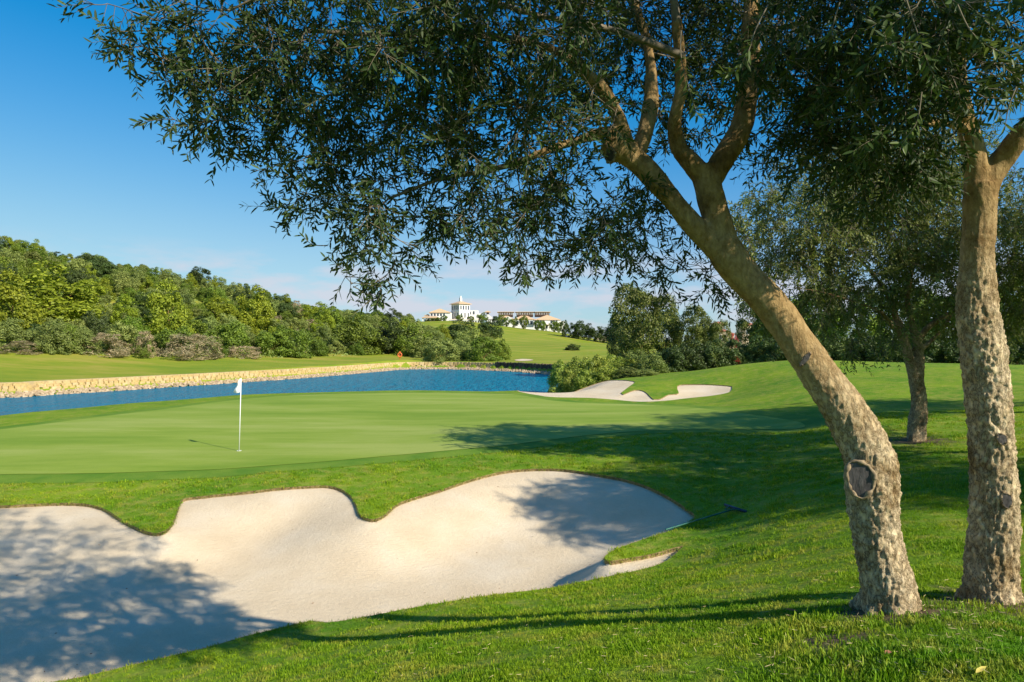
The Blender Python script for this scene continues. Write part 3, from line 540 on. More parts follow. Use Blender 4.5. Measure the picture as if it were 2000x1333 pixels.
def twigs_and_leaves(P, per, tl, droop, leaf, wid, step, outward=0.5, start=0.2):
    N, K = P.shape[:2]; n = N * per; idx = np.repeat(np.arange(N), per); t = rng.uniform(0.35, 1.0, n) ** 0.8; t[::per] = 1.0
    f = t * (K - 1); k0 = np.minimum(f.astype(int), K - 2); fr_ = (f - k0)[:, None]; a = P[idx, k0] * (1 - fr_) + P[idx, k0 + 1] * fr_
    bd = nrm(P[idx, -1] - P[idx, -3]); d = nrm(bd * outward + rand_dirs(n) * 0.75 + np.array([0, 0, -droop])); L = rng.uniform(0.55, 1.25, n) * tl
    KT = 5; tt = np.linspace(0, 1, KT); sagv = np.array([0, 0, -1.0]) * droop * 0.5 + 0
    Q = a[:, None] + d[:, None] * (L[:, None] * tt)[..., None] + (sagv * 1.0) * (L[:, None] * tt ** 2)[..., None] + rng.normal(0, 0.03, (n, 1, 3)) * (L[:, None] * tt ** 2)[..., None]
    rr = np.broadcast_to(np.linspace(0.0024, 0.0009, KT), (n, KT)) * (leaf / 0.06)
    tv = tubes(Q, rr, 3)
    cnt = np.maximum(2, (L * (1 - start) / step).astype(int)); li = np.repeat(np.arange(n), cnt)
    kk = np.concatenate([np.arange(c) for c in cnt]); tpos = start + (1 - start) * (kk + 0.6) / np.repeat(cnt, cnt)
    f = np.clip(tpos, 0, 1) * (KT - 1); k0 = np.minimum(f.astype(int), KT - 2); fr_ = (f - k0)[:, None]; b0 = Q[li, k0] * (1 - fr_) + Q[li, k0 + 1] * fr_
    tdir = nrm(Q[li, k0 + 1] - Q[li, k0]); ref = nrm(np.cross(tdir, np.broadcast_to(nrm(np.array([0.2, 0.3, 0.93])), tdir.shape))); ref2 = np.cross(tdir, ref)
    ang = (kk % 2) * math.pi / 2 + rng.normal(0, 0.35, len(kk)) + np.repeat(rng.uniform(0, 6.28, n), cnt); lat = np.cos(ang)[:, None] * ref + np.sin(ang)[:, None] * ref2
    out_ = []
    for sgn in (1, -1):
        dd_ = nrm(tdir * rng.uniform(0.5, 1.0, (len(kk), 1)) + lat * sgn * rng.uniform(0.5, 0.9, (len(kk), 1)) + np.array([0, 0, -0.15 * droop]))
        ln = leaf * rng.uniform(0.65, 1.25, len(kk)) * (0.75 + 0.35 * np.sin(math.pi * np.clip(tpos, 0.05, 0.95)))
        ok = rng.random(len(kk)) > 0.08
        out_.append(leaves(b0[ok], dd_[ok], ln[ok], wid * ln[ok] / leaf, up=lat[ok] * -0.2 + tdir[ok] * 0.6 + np.array([0, 0, 0.6])))
    return tv, merge(out_)
def blob_points(blobs, per_area, Yc_jit=0.0):
    o = []
    for px, py, r, Y, dY in blobs:
        N = max(1, int(per_area * (r / F * Y) ** 2 * math.pi)); th = rng.uniform(0, 6.28, N); rho = np.sqrt(rng.random(N)); yy = Y + dY * rng.uniform(-1, 1, N) * np.sqrt(1 - (rho * 0.9) ** 2)
        cx_, cy_ = px + r * rho * np.cos(th), py + r * rho * np.sin(th)
        c0 = np.array([U(px, py, Y)]); x = c0[0, 0] + (cx_ - px) / F * Y; z = c0[0, 2] - (cy_ - py) / F * Y     # same size whatever the depth
        o.append(np.stack([x, yy, z], -1))
    return np.concatenate(o)
def pix(p): return np.stack([CX + p[:, 0] / p[:, 1] * F, CY - (p[:, 2] - CZ) / p[:, 1] * F], -1)
LIT = [np.array(q, float) for q in (
  [(606,1225),(560,1188),(470,1150),(430,1112),(370,1085),(330,1050),(250,1020),(215,1003),(140,985),(-40,962),(-40,740),(850,740),(855,880),(990,905),(1050,930),(1100,1000),(1140,1100),(1340,1075),(1480,1025),(1650,1015),(1640,1185),(900,1187),(700,1208)],
  [(900,1260),(1650,1235),(1990,1180),(1990,1400),(820,1400)])]
def shadow_filter(c):
    """keep only the clusters whose shade does not fall where the photograph is sunlit"""
    s = np.arange(2, 26, 0.3); Q = c[:, None] - SUN * s[None, :, None]; H = base_h(Q[..., 0], Q[..., 1]).reshape(Q.shape[:2]) - 0.2
    hit = np.argmax(Q[..., 2] < H, axis=1); L = Q[np.arange(len(c)), hit]; ok = np.ones(len(c), bool); q = pix(np.where(L[:, 1:2] > 0.5, L, 1.0))
    for poly in LIT: ok &= ~poly_inside(q, poly)
    return c[ok | (L[:, 1] < 1.5)]
def limb3(path, per=8):
    """[(px,py,width px,Y)] -> smoothed [x,y,z,r]"""
    a = np.array([[*U(px, py, Y), w / F * Y / 2 * math.cos(math.atan((px - CX) / F)) * 0.95] for px, py, w, Y in path]); return catmull(a, per, False)
def wood(name, limbs, voxel, bark_mat, parent, rough_top, amp=0.010, origin=(0, 0, 0), flare=None):
    parts_ = []
    for L_ in limbs:
        V, Fq = tubes(L_[None, :, :3], L_[None, :, 3], 14); K = len(L_); parts_.append((V, [tuple(f) for f in Fq] + [tuple(range(14))[::-1], tuple(range((K - 1) * 14, K * 14))]))
    V, Fs = join(parts_); V = np.array(V)
    src = pyd(name, V, Fs); ob = bpy.data.objects.new(name, src); COL.objects.link(ob)
    md = ob.modifiers.new('r', 'REMESH'); md.mode = 'VOXEL'; md.voxel_size = voxel
    sm = ob.modifiers.new('s', 'SMOOTH'); sm.iterations = 6; sm.factor = 0.5
    dg = bpy.context.evaluated_depsgraph_get(); me = bpy.data.meshes.new_from_object(ob.evaluated_get(dg)); bpy.data.objects.remove(ob)
    N = len(me.vertices); co = np.empty(N * 3); me.vertices.foreach_get('co', co); co = co.reshape(-1, 3); no = np.empty(N * 3); me.vertices.foreach_get('normal', no); no = no.reshape(-1, 3)
    rz = sstep((rough_top[1] - co[:, 2]) / (rough_top[1] - rough_top[0])); dsp = np.empty(N)
    for i in range(N):
        x, y, z = co[i]
        a_ = mnoise.fractal((x * 5, y * 5, z * 3), 1.0, 2.0, 3); b_ = mnoise.fractal((x * 44, y * 44, z * 24 + 7), 0.7, 2.1, 3); w_ = 0.5 * a_; r_ = min(0.4, abs(mnoise.noise((x * 30 + w_, y * 30 + w_, z * 11)))) + 0.7 * min(0.35, abs(mnoise.noise((x * 58 + w_, y * 58, z * 26 + 3))))
        dsp[i] = 0.012 * a_ + (0.12 + 0.88 * rz[i]) * (amp * 0.60 * b_ + amp * 1.25 * (r_ - 0.33))
    co = co + no * dsp[:, None] - np.array(origin); me.vertices.foreach_set('co', co.ravel().astype(np.float32)); me.polygons.foreach_set('use_smooth', np.ones(len(me.polygons), bool))
    at = me.attributes.new('rough', 'FLOAT', 'POINT'); at.data.foreach_set('value', rz.astype(np.float32)); me.update()
    me.materials.clear()
    return link(name, me, bark_mat, parent)
def tree_parts(root, skel, centres, per, tl, droop, leaf, wid, step, sag=0.05, leafm='olive', origin=(0, 0, 0), start=0.2):
    P, Rr = grow(skel, centres, sag); o3 = np.array(origin)
    bv = tubes(P, Rr, 5); tv, lv = twigs_and_leaves(P, per, tl, droop, leaf, wid, step, start=start)
    V, Fq = merge([bv, tv]); o = link('branches', quads('branches', V - o3, Fq, True), M['twig'], root)
    o2 = link('foliage', quads('foliage', lv[0] - o3, lv[1]), M[leafm], root); o2['kind'] = 'stuff'
    return o, o2

# --- leaning olive in front
T1 = [(1749,1240,150,4.25),(1746,1205,136,4.25),(1741,1172,124,4.25),(1727,1110,108,4.25),(1711,1040,106,4.25),(1704,965,112,4.25),(1696,890,108,4.27),(1660,820,98,4.3),(1618,755,84,4.32),(1580,700,80,4.34),(1545,650,76,4.36),(1508,598,74,4.38),(1462,550,74,4.4),(1425,505,74,4.4),(1405,470,66,4.4)]
T1 = limb3(T1)
A1 = limb3([(1425,505,60,4.4),(1370,455,50,4.38),(1325,405,47,4.36),(1280,352,46,4.34),(1240,312,50,4.32),(1208,286,58,4.3),(1192,302,44,4.27)])
A2 = limb3([(1225,300,40,4.32),(1212,240,32,4.25),(1185,185,28,4.2),(1140,140,25,4.15),(1075,95,20,4.1),(980,75,16,4.0),(860,62,13,3.9),(740,68,10,3.85),(600,60,8,3.8)])
A3 = limb3([(1240,310,36,4.34),(1262,250,32,4.4),(1272,180,26,4.45),(1265,90,22,4.5),(1230,-20,18,4.5),(1180,-140,14,4.5)])
A4 = limb3([(1212,250,22,4.25),(1150,268,20,4.2),(1080,290,16,4.1),(1010,318,13,4.05),(930,338,10,4.0),(860,350,8,3.95),(760,388,6,3.9)])
B1 = limb3([(1412,480,62,4.4),(1398,420,62,4.4),(1382,360,60,4.4),(1372,325,52,4.4)])
B2 = limb3([(1385,365,50,4.4),(1412,310,48,4.42),(1440,265,47,4.45),(1458,210,44,4.45),(1464,140,38,4.45),(1466,60,34,4.42),(1470,-60,28,4.4),(1460,-250,22,4.35),(1430,-480,14,4.3),(1400,-700,8,4.3)])
B3 = limb3([(1378,350,46,4.4),(1348,318,42,4.38),(1325,285,36,4.36),(1318,235,28,4.3),(1330,170,24,4.25),(1325,80,20,4.2),(1310,-40,16,4.1),(1280,-200,12,4.0)])
b4 = limb3([(1335,110,18,4.2),(1200,60,14,4.0),(1050,30,11,3.8),(880,-20,9,3.7),(650,-60,7,3.6),(450,20,5,3.6)])
base1 = on(2.33, 4.25)
ol1 = empty('olive_tree', base1); tag(ol1, 'leaning olive tree with oval pruning scar on its curved trunk', 'tree', 'foreground olive trees')
def roots(b, angs, reach=0.15, r0=0.075):
    o = []
    for i, a_ in enumerate(angs):
        t = np.linspace(0, 1, 8); rr = reach * (0.85 + 0.3 * ((i * 37) % 10) / 10); x = b[0] + math.cos(a_) * (0.06 + rr * t); y = b[1] + math.sin(a_) * (0.06 + rr * t)
        z = b[2] + 0.16 * (1 - t) ** 2.2 - 0.035 * t - 0.01; o.append(np.column_stack([x, y, z, r0 * (1 - 0.68 * t)]))
    return o
LT1 = [T1, A1, A2, A3, A4, B1, B2, B3]
wood('trunk', roots(base1, (-2.6, -1.7, -0.75, 0.35, 2.2)) + [T1, A1, A2[:40], A3[:32], A4[:24], B1, B2[:56], B3[:44]], 0.0085, M['bark'], ol1, (CZ - 0.9, CZ + 0.2), 0.016, base1)
thin = [A2[38:], A3[30:], A4[22:], B2[54:], B3[42:], b4]
part('limbs', [(lambda v: (v[0] - base1, [tuple(f) for f in v[1]]))(tubes(L_[None, :, :3], L_[None, :, 3], 8)) for L_ in thin], M['twig'], ol1, True)
Yf = 3.95
bl = [(225,45,42,3.7,.2),(320,60,70,3.7,.3),(330,130,60,3.75,.3),(420,80,90,3.8,.45),(400,190,75,3.8,.35),(440,245,32,3.8,.2),(480,225,55,3.8,.3),(555,255,55,3.85,.3),(600,320,45,3.9,.3),(520,70,110,3.85,.5),(530,170,95,3.85,.5),(620,60,120,3.9,.6),(640,170,100,3.9,.6),(660,270,65,3.9,.4),(640,330,62,3.9,.4),(640,400,60,3.9,.35),(545,400,14,3.9,.08),(690,470,38,3.9,.3),(720,430,60,3.9,.4),(720,330,80,3.95,.5),
      (735,510,45,3.85,.3),(700,540,36,3.85,.2),(745,562,20,3.85,.12),(780,440,55,3.9,.4),(830,480,36,3.9,.3),(820,400,60,3.95,.5),(760,70,130,3.95,.7),(800,200,110,3.95,.7),(850,330,90,4.0,.6),(890,410,45,4.0,.4),(900,80,140,4.0,.8),(930,220,120,4.0,.8),(960,380,80,4.0,.6),(960,470,42,3.95,.4),(1000,490,32,3.95,.3),(1050,440,60,4.05,.5),(1030,330,100,4.1,.7),(1060,100,150,4.0,.9),(1090,240,110,4.1,.8),(1120,400,90,4.2,.6),(1130,480,48,4.2,.4),(1045,535,20,4.0,.15),(1200,470,60,4.3,.5),(1230,410,70,4.5,.4),
      (1200,60,140,4.7,.6),(1290,450,55,4.6,.3),(1300,520,38,4.7,.2),(1370,540,36,4.7,.2),(1420,560,22,4.7,.15),(1330,90,140,5.0,.4),(1330,220,80,4.9,.3),(1290,555,22,4.6,.15),(1440,70,140,5.0,.4),(1580,120,120,4.3,.8),(1540,240,75,4.6,.5),(1590,270,80,4.4,.6),(1500,300,45,4.5,.4),(1640,200,90,4.2,.6),(1560,20,110,3.6,.5),(1100,0,140,3.5,.6),(800,0,150,3.4,.5)]
cA = blob_points(bl, 80)
hi = lambda c, r, N: np.array(c) + rand_dirs(N) * (rng.random((N, 1)) ** 0.4) * np.array(r)
cB = np.concatenate([hi((0.0, 3.9, CZ + 2.75), (1.9, 1.1, 0.75), 150), hi((1.1, 4.1, CZ + 4.1), (1.7, 1.5, 1.5), 230), hi((0.9, 4.2, CZ + 5.6), (1.1, 1.1, 0.9), 90)])
cc = shadow_filter(np.concatenate([cA, cB]))
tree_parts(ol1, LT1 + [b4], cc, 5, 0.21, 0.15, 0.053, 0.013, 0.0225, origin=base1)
# separate sprigs hanging clear of the crown
def sprig(root, origin, path, leafm='olive', leaf=0.06, wid=0.014, step=0.02, pairs=None, r0=0.0035):
    q = catmull(np.array([U(*p) for p in path]), 6, False); K = len(q); L = np.linalg.norm(np.diff(q, axis=0), axis=1).sum(); V1, F1 = tubes(q[None], np.linspace(r0, 0.0012, K)[None], 5)
    nP = pairs or int(L / step * 0.72); ts = np.linspace(0.35, 0.99, nP) if pairs is None else np.linspace(0.5, 0.99, nP); f = ts * (K - 1); k0 = np.minimum(f.astype(int), K - 2); a = q[k0] + (q[k0 + 1] - q[k0]) * (f - k0)[:, None]; td = nrm(q[k0 + 1] - q[k0])
    rf = nrm(np.cross(td, np.broadcast_to([0.1, 1, 0.15], td.shape))); rf2 = np.cross(td, rf); ag = (np.arange(nP) % 2) * 1.2 + rng.normal(0, 0.5, nP); rf = np.cos(ag)[:, None] * rf + np.sin(ag)[:, None] * rf2; lv = []
    for s_ in (1, -1): lv.append(leaves(a, nrm(td * 0.7 + rf * s_ * rng.uniform(0.6, 1, (nP, 1)) + rng.normal(0, .3, (nP, 3))), leaf * rng.uniform(.7, 1.2, nP), wid, up=np.array([0.2, -0.8, 0.5])))
    V2, F2 = merge(lv); st = link('sprig', quads('sprig', V1 - origin, F1, True), M['twig'], root); lf = link('leaf_spray', quads('leaf_spray', V2 - origin, F2), M[leafm], st); lf['kind'] = 'stuff'
for pth in ([(640,395,3.9),(600,408,3.88),(560,412,3.86),(530,402,3.84)], [(1500,10,3.2),(1475,60,3.15),(1462,100,3.1),(1440,135,3.1),(1412,145,3.1)], [(690,560,3.86),(720,575,3.85),(742,582,3.84)], [(1080,520,4.0),(1065,545,4.0),(1030,540,4.0)], [(280,60,3.7),(230,60,3.68),(165,28,3.66)], [(1640,5,3.2),(1625,60,3.2),(1632,85,3.2)],
            [(1330,60,3.3),(1330,110,3.3),(1345,170,3.28),(1362,225,3.26)], [(700,50,3.5),(780,120,3.45),(840,160,3.42)], [(1560,230,3.6),(1590,215,3.55),(1625,185,3.5)], [(640,480,3.86),(610,478,3.85),(590,460,3.84)]):
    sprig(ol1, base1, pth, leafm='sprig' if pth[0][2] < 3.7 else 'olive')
def knot(root, origin, px, py, Y, rx, rz, lean=0.0, name='pruning_scar', facing=(-0.25, -1, 0.05)):
    c = U(px, py, Y); fdir = nrm(np.array(facing, float)); s = nrm(np.cross(np.array([0, 0, 1.0]), fdir)); u = np.cross(fdir, s); ca, sa = math.cos(lean), math.sin(lean); s, u = s * ca + u * sa, u * ca - s * sa
    th = np.linspace(0, 2 * math.pi, 33)[:-1]; wob = 1 + 0.06 * np.sin(3 * th + 1) + 0.03 * np.sin(7 * th); ring = [c + s * rx * math.cos(t) * w + u * rz * math.sin(t) * w for t, w in zip(th, wob)]
    P = np.array([ring + [ring[0]]]); V, Fq = tubes(P, (rx * (0.17 + 0.07 * np.sin(5 * np.linspace(0, 6.283, 33) + 1) + 0.04 * np.sin(11 * np.linspace(0, 6.283, 33))))[None], 8); V = V + rng.normal(0, 0.0025, V.shape); r_ = link(name, quads(name, V - origin, Fq, True), M['callus'], root)
    D = [c - fdir * -0.004 + s * rx * math.cos(t) * w * k + u * rz * math.sin(t) * w * k + fdir * (0.003 * (1 - k)) for k in (1.0, 0.6, 0.25) for t, w in zip(th, wob)] + [c + fdir * 0.003]
    Fs = [(i + 32 * k, (i + 1) % 32 + 32 * k, (i + 1) % 32 + 32 * (k + 1), i + 32 * (k + 1)) for k in (0, 1) for i in range(32)] + [(64 + i, 64 + (i + 1) % 32, 96) for i in range(32)]
    link('heartwood', pyd('heartwood', np.array(D) - origin, Fs, True), M['heartwood'], r_)
M['callus'] = plain('callus_bark', (0.27, 0.195, 0.11), 0.9, 0.5, 40)
m, n, l, b = mat('weathered_heartwood'); t = noise_node(n, l, 30, 5, 0.7, mapscale=(1, 1, 0.3)); r = ramp(n, [(0.3, (0.03, 0.025, 0.022)), (0.55, (0.10, 0.085, 0.075)), (0.75, (0.17, 0.15, 0.13))]); l.new(t.outputs['Fac'], r.inputs[0]); l.new(r.outputs[0], b.inputs['Base Color']); b.inputs['Roughness'].default_value = 0.9; bump(n, l, b, t.outputs['Fac'], 0.8, 0.01); M['heartwood'] = m
knot(ol1, base1, 1680, 936, 4.128, 0.074, 0.108, 0.12, facing=(-0.42, -1, 0.0))
knot(ol1, base1, 1573, 702, 4.243, 0.014, 0.05, -0.6, 'bark_slit', facing=(-0.3, -1, -0.1))
knot(ol1, base1, 1192, 304, 4.19, 0.035, 0.045, 0.0, 'limb_stub', facing=(-0.7, -0.7, -0.2))
# --- upright olive at the right
T2 = limb3([(1935,1225,150,4.35),(1935,1188,136,4.35),(1936,1150,122,4.35),(1938,1090,112,4.35),(1942,1000,106,4.35),(1937,900,98,4.36),(1932,810,96,4.36),(1926,740,100,4.37),(1917,660,96,4.38),(1908,590,86,4.4),(1908,500,76,4.4),(1914,420,74,4.4),(1918,360,74,4.4)])
C1 = limb3([(1918,375,66,4.4),(1906,315,54,4.4),(1890,255,48,4.38),(1872,190,44,4.3),(1868,110,40,4.2),(1850,20,34,4.1),(1810,-90,26,3.9),(1760,-250,18,3.7)])
C2 = limb3([(1920,380,62,4.4),(1948,325,56,4.38),(1985,275,52,4.3),(2030,215,46,4.2),(2080,130,40,4.0),(2110,20,32,3.8),(2120,-150,22,3.6)])
C3 = limb3([(1872,190,26,4.3),(1800,120,22,4.1),(1740,60,18,3.9),(1690,-40,14,3.7)])
C4 = limb3([(1890,255,20,4.35),(1840,240,16,4.2),(1780,250,12,4.0),(1720,280,8,3.9)])
base2 = on(3.05, 4.35)
ol2 = empty('olive_tree', base2); tag(ol2, 'upright olive tree with flaky pale bark at right edge of the lawn', 'tree', 'foreground olive trees')
wood('trunk', roots(base2, (-2.3, -1.35, -0.3, 0.9, 2.9)) + [T2, C1, C2, C3[:20], C4[:14]], 0.0085, M['bark'], ol2, (CZ - 0.1, CZ + 1.0), 0.018, base2)
bl2 = [(1700,60,150,3.7,.6),(1850,50,150,3.7,.7),(1985,50,110,3.7,.6),(1700,200,120,3.8,.5),(1800,230,110,3.7,.5),(1990,190,50,3.5,.3),(1640,290,75,4.1,.3),(1740,310,80,4.0,.3),(1800,340,50,4.0,.25),(1690,380,36,4.0,.2),(1600,340,40,4.0,.2),(1800,100,160,3.2,.4),(1960,40,90,3.0,.4),(1560,50,120,3.6,.5)]
cC = np.concatenate([blob_points(bl2, 62), hi((2.2, 3.2, CZ + 2.7), (1.4, 1.3, 0.9), 120), hi((2.7, 2.8, CZ + 2.4), (0.7, 0.7, 0.6), 45), hi((2.0, 3.0, CZ + 3.9), (1.2, 1.2, 0.9), 60)])
cC = shadow_filter(cC)
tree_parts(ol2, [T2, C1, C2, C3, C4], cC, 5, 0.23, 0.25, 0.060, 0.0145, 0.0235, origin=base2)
for pth in ([(1770,0,2.9),(1790,60,2.9),(1815,130,2.9),(1840,175,2.88)], [(1870,10,2.8),(1895,60,2.8),(1930,90,2.78),(1975,110,2.76)], [(1985,170,2.9),(1970,210,2.9),(1962,255,2.9)], [(1800,180,3.0),(1790,240,3.0),(1760,280,3.0)], [(1690,150,3.2),(1735,130,3.15),(1740,80,3.1)]):
    sprig(ol2, base2, pth, leafm='sprig')
knot(ol2, base2, 1957, 858, 4.226, 0.026, 0.034, 0.3, 'bark_knot', facing=(-0.25, -1, 0.0))
knot(ol2, base2, 1966, 978, 4.21, 0.028, 0.045, 0.2, 'bark_knot', facing=(-0.25, -1, 0.0))

# --- drooping olive standing mid-way, then its neighbours on the right
m0 = on(8.9, 15.0)
def mid_olive_meshes():
    Y = 15.0
    s1 = limb3([(1786,872,30,Y),(1784,830,26,Y),(1790,785,24,Y),(1784,740,22,Y),(1772,690,21,Y),(1764,655,20,Y),(1750,620,16,Y),(1735,580,13,Y),(1700,530,10,Y),(1650,480,7,Y),(1580,440,5,Y)])
    s2 = limb3([(1797,872,28,Y),(1799,840,24,Y),(1803,790,20,Y),(1797,745,19,Y),(1796,700,22,Y),(1790,665,20,Y),(1780,630,15,Y),(1772,580,13,Y),(1780,520,10,Y),(1760,440,8,Y),(1740,350,5,Y)])
    s3 = limb3([(1792,668,17,Y),(1812,640,15,Y),(1850,615,12,Y),(1900,585,9,Y),(1950,540,7,Y),(1990,480,5,Y)])
    s4 = limb3([(1790,690,14,Y),(1820,665,11,Y),(1850,630,9,15.3),(1880,560,7,15.6),(1880,470,5,16)])
    s5 = limb3([(1768,668,14,Y),(1745,640,12,Y),(1720,610,10,14.6),(1670,590,8,14),(1600,570,6,13.6),(1530,560,4,13.4)])
    return [s1, s2, s3, s4, s5]
mid = mid_olive_meshes()
ol3 = empty('olive_tree', m0); tag(ol3, 'smaller twin stemmed olive with drooping foliage in the middle distance', 'tree', 'olive trees on the right slope')
wood('trunk', mid, 0.035, M['bark_dark'], ol3, (CZ - 0.2, CZ + 1.4), 0.02, m0)
bl3 = [(1500,440,85,14.3,1.3),(1480,530,60,14.3,.9),(1590,400,110,14.6,1.7),(1600,500,90,14.5,1.6),(1560,600,60,14.3,.9),(1700,380,120,15,2),(1720,500,95,15,1.8),(1640,600,55,14.5,1),(1740,600,45,14.6,.8),(1800,400,120,15,2),(1830,520,100,15.3,1.8),(1900,440,110,15.5,1.8),(1920,560,80,15.4,1.4),(1980,470,90,15.5,1.6),(1870,620,45,15,.8),(1960,630,55,15.3,.9),(1800,290,100,15,1.6),(1650,320,90,15,1.5),(1720,670,26,14.6,.4),(1655,680,20,14.2,.3),(1900,660,30,15,.5)]
cM = blob_points(bl3, 19)
_, fol3 = tree_parts(ol3, mid, cM, 6, 0.50, 0.5, 0.095, 0.026, 0.05, sag=0.1, leafm='olive_far', origin=m0, start=0.1)
Vt = np.empty(len(fol3.data.vertices) * 3, np.float32); fol3.data.vertices.foreach_get('co', Vt); Vt = Vt.reshape(-1, 6, 3); blk = np.arange(len(Vt)) // 40; Vt = Vt[rng.random(blk.max() + 1)[blk] < 0.9]; k6 = (np.arange(len(Vt)) * 6)[:, None]
thin_me = quads('foliage', Vt.reshape(-1, 3), np.concatenate([k6 + np.array([0, 1, 2, 3]), k6 + np.array([0, 3, 4, 5])], 0)); thin_me.materials.append(M['olive_far'])
def copy_tree(root, name, loc, rz, scl):
    r_ = empty(name, loc, rz); r_.scale = scl
    for ch in list(root.children):
        c_ = ch.copy(); COL.objects.link(c_); c_.parent = r_
        for g_ in list(ch.children): d_ = g_.copy(); COL.objects.link(d_); d_.parent = c_
    return r_
for x, y, rz, s_, lab in ((9.6, 7.6, 2.1, 0.80, 'olive tree just outside the right picture edge nearest the two big trunks'), (10.8, 11.0, 4.0, 0.88, 'olive tree off the right picture edge level with the sand bunker'), (12.2, 4.9, 1.2, 0.78, 'olive tree off to the right beside the photographer'), (15.2, 17.2, 3.3, 1.0, 'drooping olive behind the upright trunk at the right picture edge')):
    q = on(x, y); t_ = copy_tree(ol3, 'olive_tree', q, rz, (s_, s_, s_))
    for ch in t_.children:
        if ch.name.startswith('foliage') and x < 15: ch.data = thin_me
    tag(t_, lab, 'tree', 'olive trees on the right slope')

# ------------------------------------------------------------------ shrubs and trees further off
def crown_mesh(seed, shape, ncl, nq, lf, asp=0.55):
    r_ = np.random.default_rng(seed); cs = []
    while len(cs) < ncl:
        p = r_.uniform(-1, 1, 3) * (0.5, 0.5, 0.5) + (0, 0, 0.5); x, y, z = p; rr = math.hypot(x, y)
        lim = {'round': math.sqrt(max(0, 0.23 - (z - 0.55) ** 2 * 0.95)), 'pine': 0.46 * (1 - z) ** 0.75 * (0.6 + 0.4 * min(1, z * 5)) + 0.05, 'bush': 0.48 * math.sqrt(max(0, 1 - (z * 1.02) ** 2)), 'tall': 0.36 * math.sqrt(max(0, 1 - ((z - 0.52) / 0.52) ** 2)) * (0.85 + 0.3 * math.sin(seed + 9 * z))}[shape]
        lim *= 0.86 + 0.22 * math.sin(3 * math.atan2(y, x) + seed) * math.sin(seed * 1.7 + 4 * z)
        if rr < lim - 0.03 and rr > lim * r_.uniform(0, 0.75): cs.append((x, y, z, r_.uniform(0.075, 0.15) * (0.8 if shape == 'pine' else 1)))
    cs = np.array(cs); i = r_.integers(0, ncl, nq); d = r_.normal(0, 1, (nq, 3)); d[:, 2] += 0.25; outw = nrm(cs[i, :3] - (0, 0, 0.42)); d = nrm(nrm(d) + outw * 0.55)
    p = cs[i, :3] + d * cs[i, 3:4] * r_.uniform(0.55, 1.12, (nq, 1)); p[:, 2] = np.maximum(p[:, 2], 0.01)
    nn = nrm(d + r_.normal(0, 0.55, (nq, 3))); s = nrm(np.cross(nn, r_.normal(0, 1, (nq, 3)))); u = np.cross(nn, s); ln = (lf * r_.uniform(0.6, 1.4, nq))[:, None] / 2
    V = np.stack([p - s * ln, p - u * ln * asp + nn * ln * 0.2, p + s * ln, p + u * ln * asp + nn * ln * 0.2], 1).reshape(-1, 3)
    return quads('crown', V, np.arange(nq * 4).reshape(-1, 4))
def trunk_mesh(seed, top, r0, nb=4):
    r_ = np.random.default_rng(seed); P = [np.array([[0, 0, -0.06], [r_.normal(0, .01), r_.normal(0, .01), top * 0.5], [r_.normal(0, .02), r_.normal(0, .02), top]])]; Rr = [[r0, r0 * 0.75, r0 * 0.5]]
    for k in range(nb):
        a_ = r_.uniform(0, 6.28); h = top * r_.uniform(0.3, 0.75); P.append(np.array([[0, 0, h], [0.1 * math.cos(a_), 0.1 * math.sin(a_), h + 0.12], [0.2 * math.cos(a_), 0.2 * math.sin(a_), h + 0.2]])); Rr.append([r0 * 0.5, r0 * 0.35, r0 * 0.15])
    V, Fq = tubes(np.array(P), np.array(Rr), 6); return quads('trunk', V, Fq, True)
CR, TR = {}, {}
for k, (shape, ncl, nq, lf, nv) in {'round': ('round', 60, 8000, 0.042, 3), 'pine': ('pine', 90, 9500, 0.038, 3), 'bush': ('bush', 60, 8000, 0.042, 4), 'near_bush': ('bush', 70, 11000, 0.040, 3), 'near_tree': ('round', 80, 13000, 0.034, 3), 'tall': ('tall', 70, 9000, 0.036, 2), 'dryb': ('bush', 40, 3600, 0.085, 2)}.items():
    CR[k] = [crown_mesh(hash(k) % 97 * 0 + sum(map(ord, k)) + 13 * i, shape, ncl, nq, lf, 0.14 if k == 'dryb' else 0.55) for i in range(nv)]
    TR[k] = [trunk_mesh(5 + i, {'round': 0.42, 'pine': 0.5, 'near_tree': 0.45, 'tall': 0.7}.get(k, 0.25), 0.018) for i in range(2)]
for v in TR.values():
    for me in v: me.materials.append(M['bark_dark'])
_cm = {}
def crown_with(k, i, mname):
    key = (k, i, mname)
    if key not in _cm: me = CR[k][i].copy(); me.materials.clear(); me.materials.append(M[mname]); _cm[key] = me
    return _cm[key]
def plant(name, k, mname, loc, w, h, trunk=True):
    r_ = empty(name, loc, random.uniform(0, 6.28)); r_.scale = (w * random.uniform(.9, 1.1), w * random.uniform(.9, 1.1), h)
    link('crown', crown_with(k, random.randrange(len(CR[k])), mname), None, r_)
    if trunk: link('trunk', random.choice(TR[k]), None, r_)
    return r_
ORD = ['first', 'second', 'third', 'fourth', 'fifth', 'sixth', 'seventh', 'eighth', 'ninth', 'tenth', 'eleventh', 'twelfth', 'thirteenth', 'fourteenth', 'fifteenth', 'sixteenth', 'seventeenth', 'eighteenth', 'nineteenth', 'twentieth']
def ordinal(i):
    if i < 20: return ORD[i]
    tens = {2: 'twenty', 3: 'thirty', 4: 'forty', 5: 'fifty', 6: 'sixty', 7: 'seventy'}[(i + 1) // 10]; u = (i + 1) % 10
    return tens[:-1] + 'ieth' if u == 0 else tens + ' ' + ORD[u - 1]
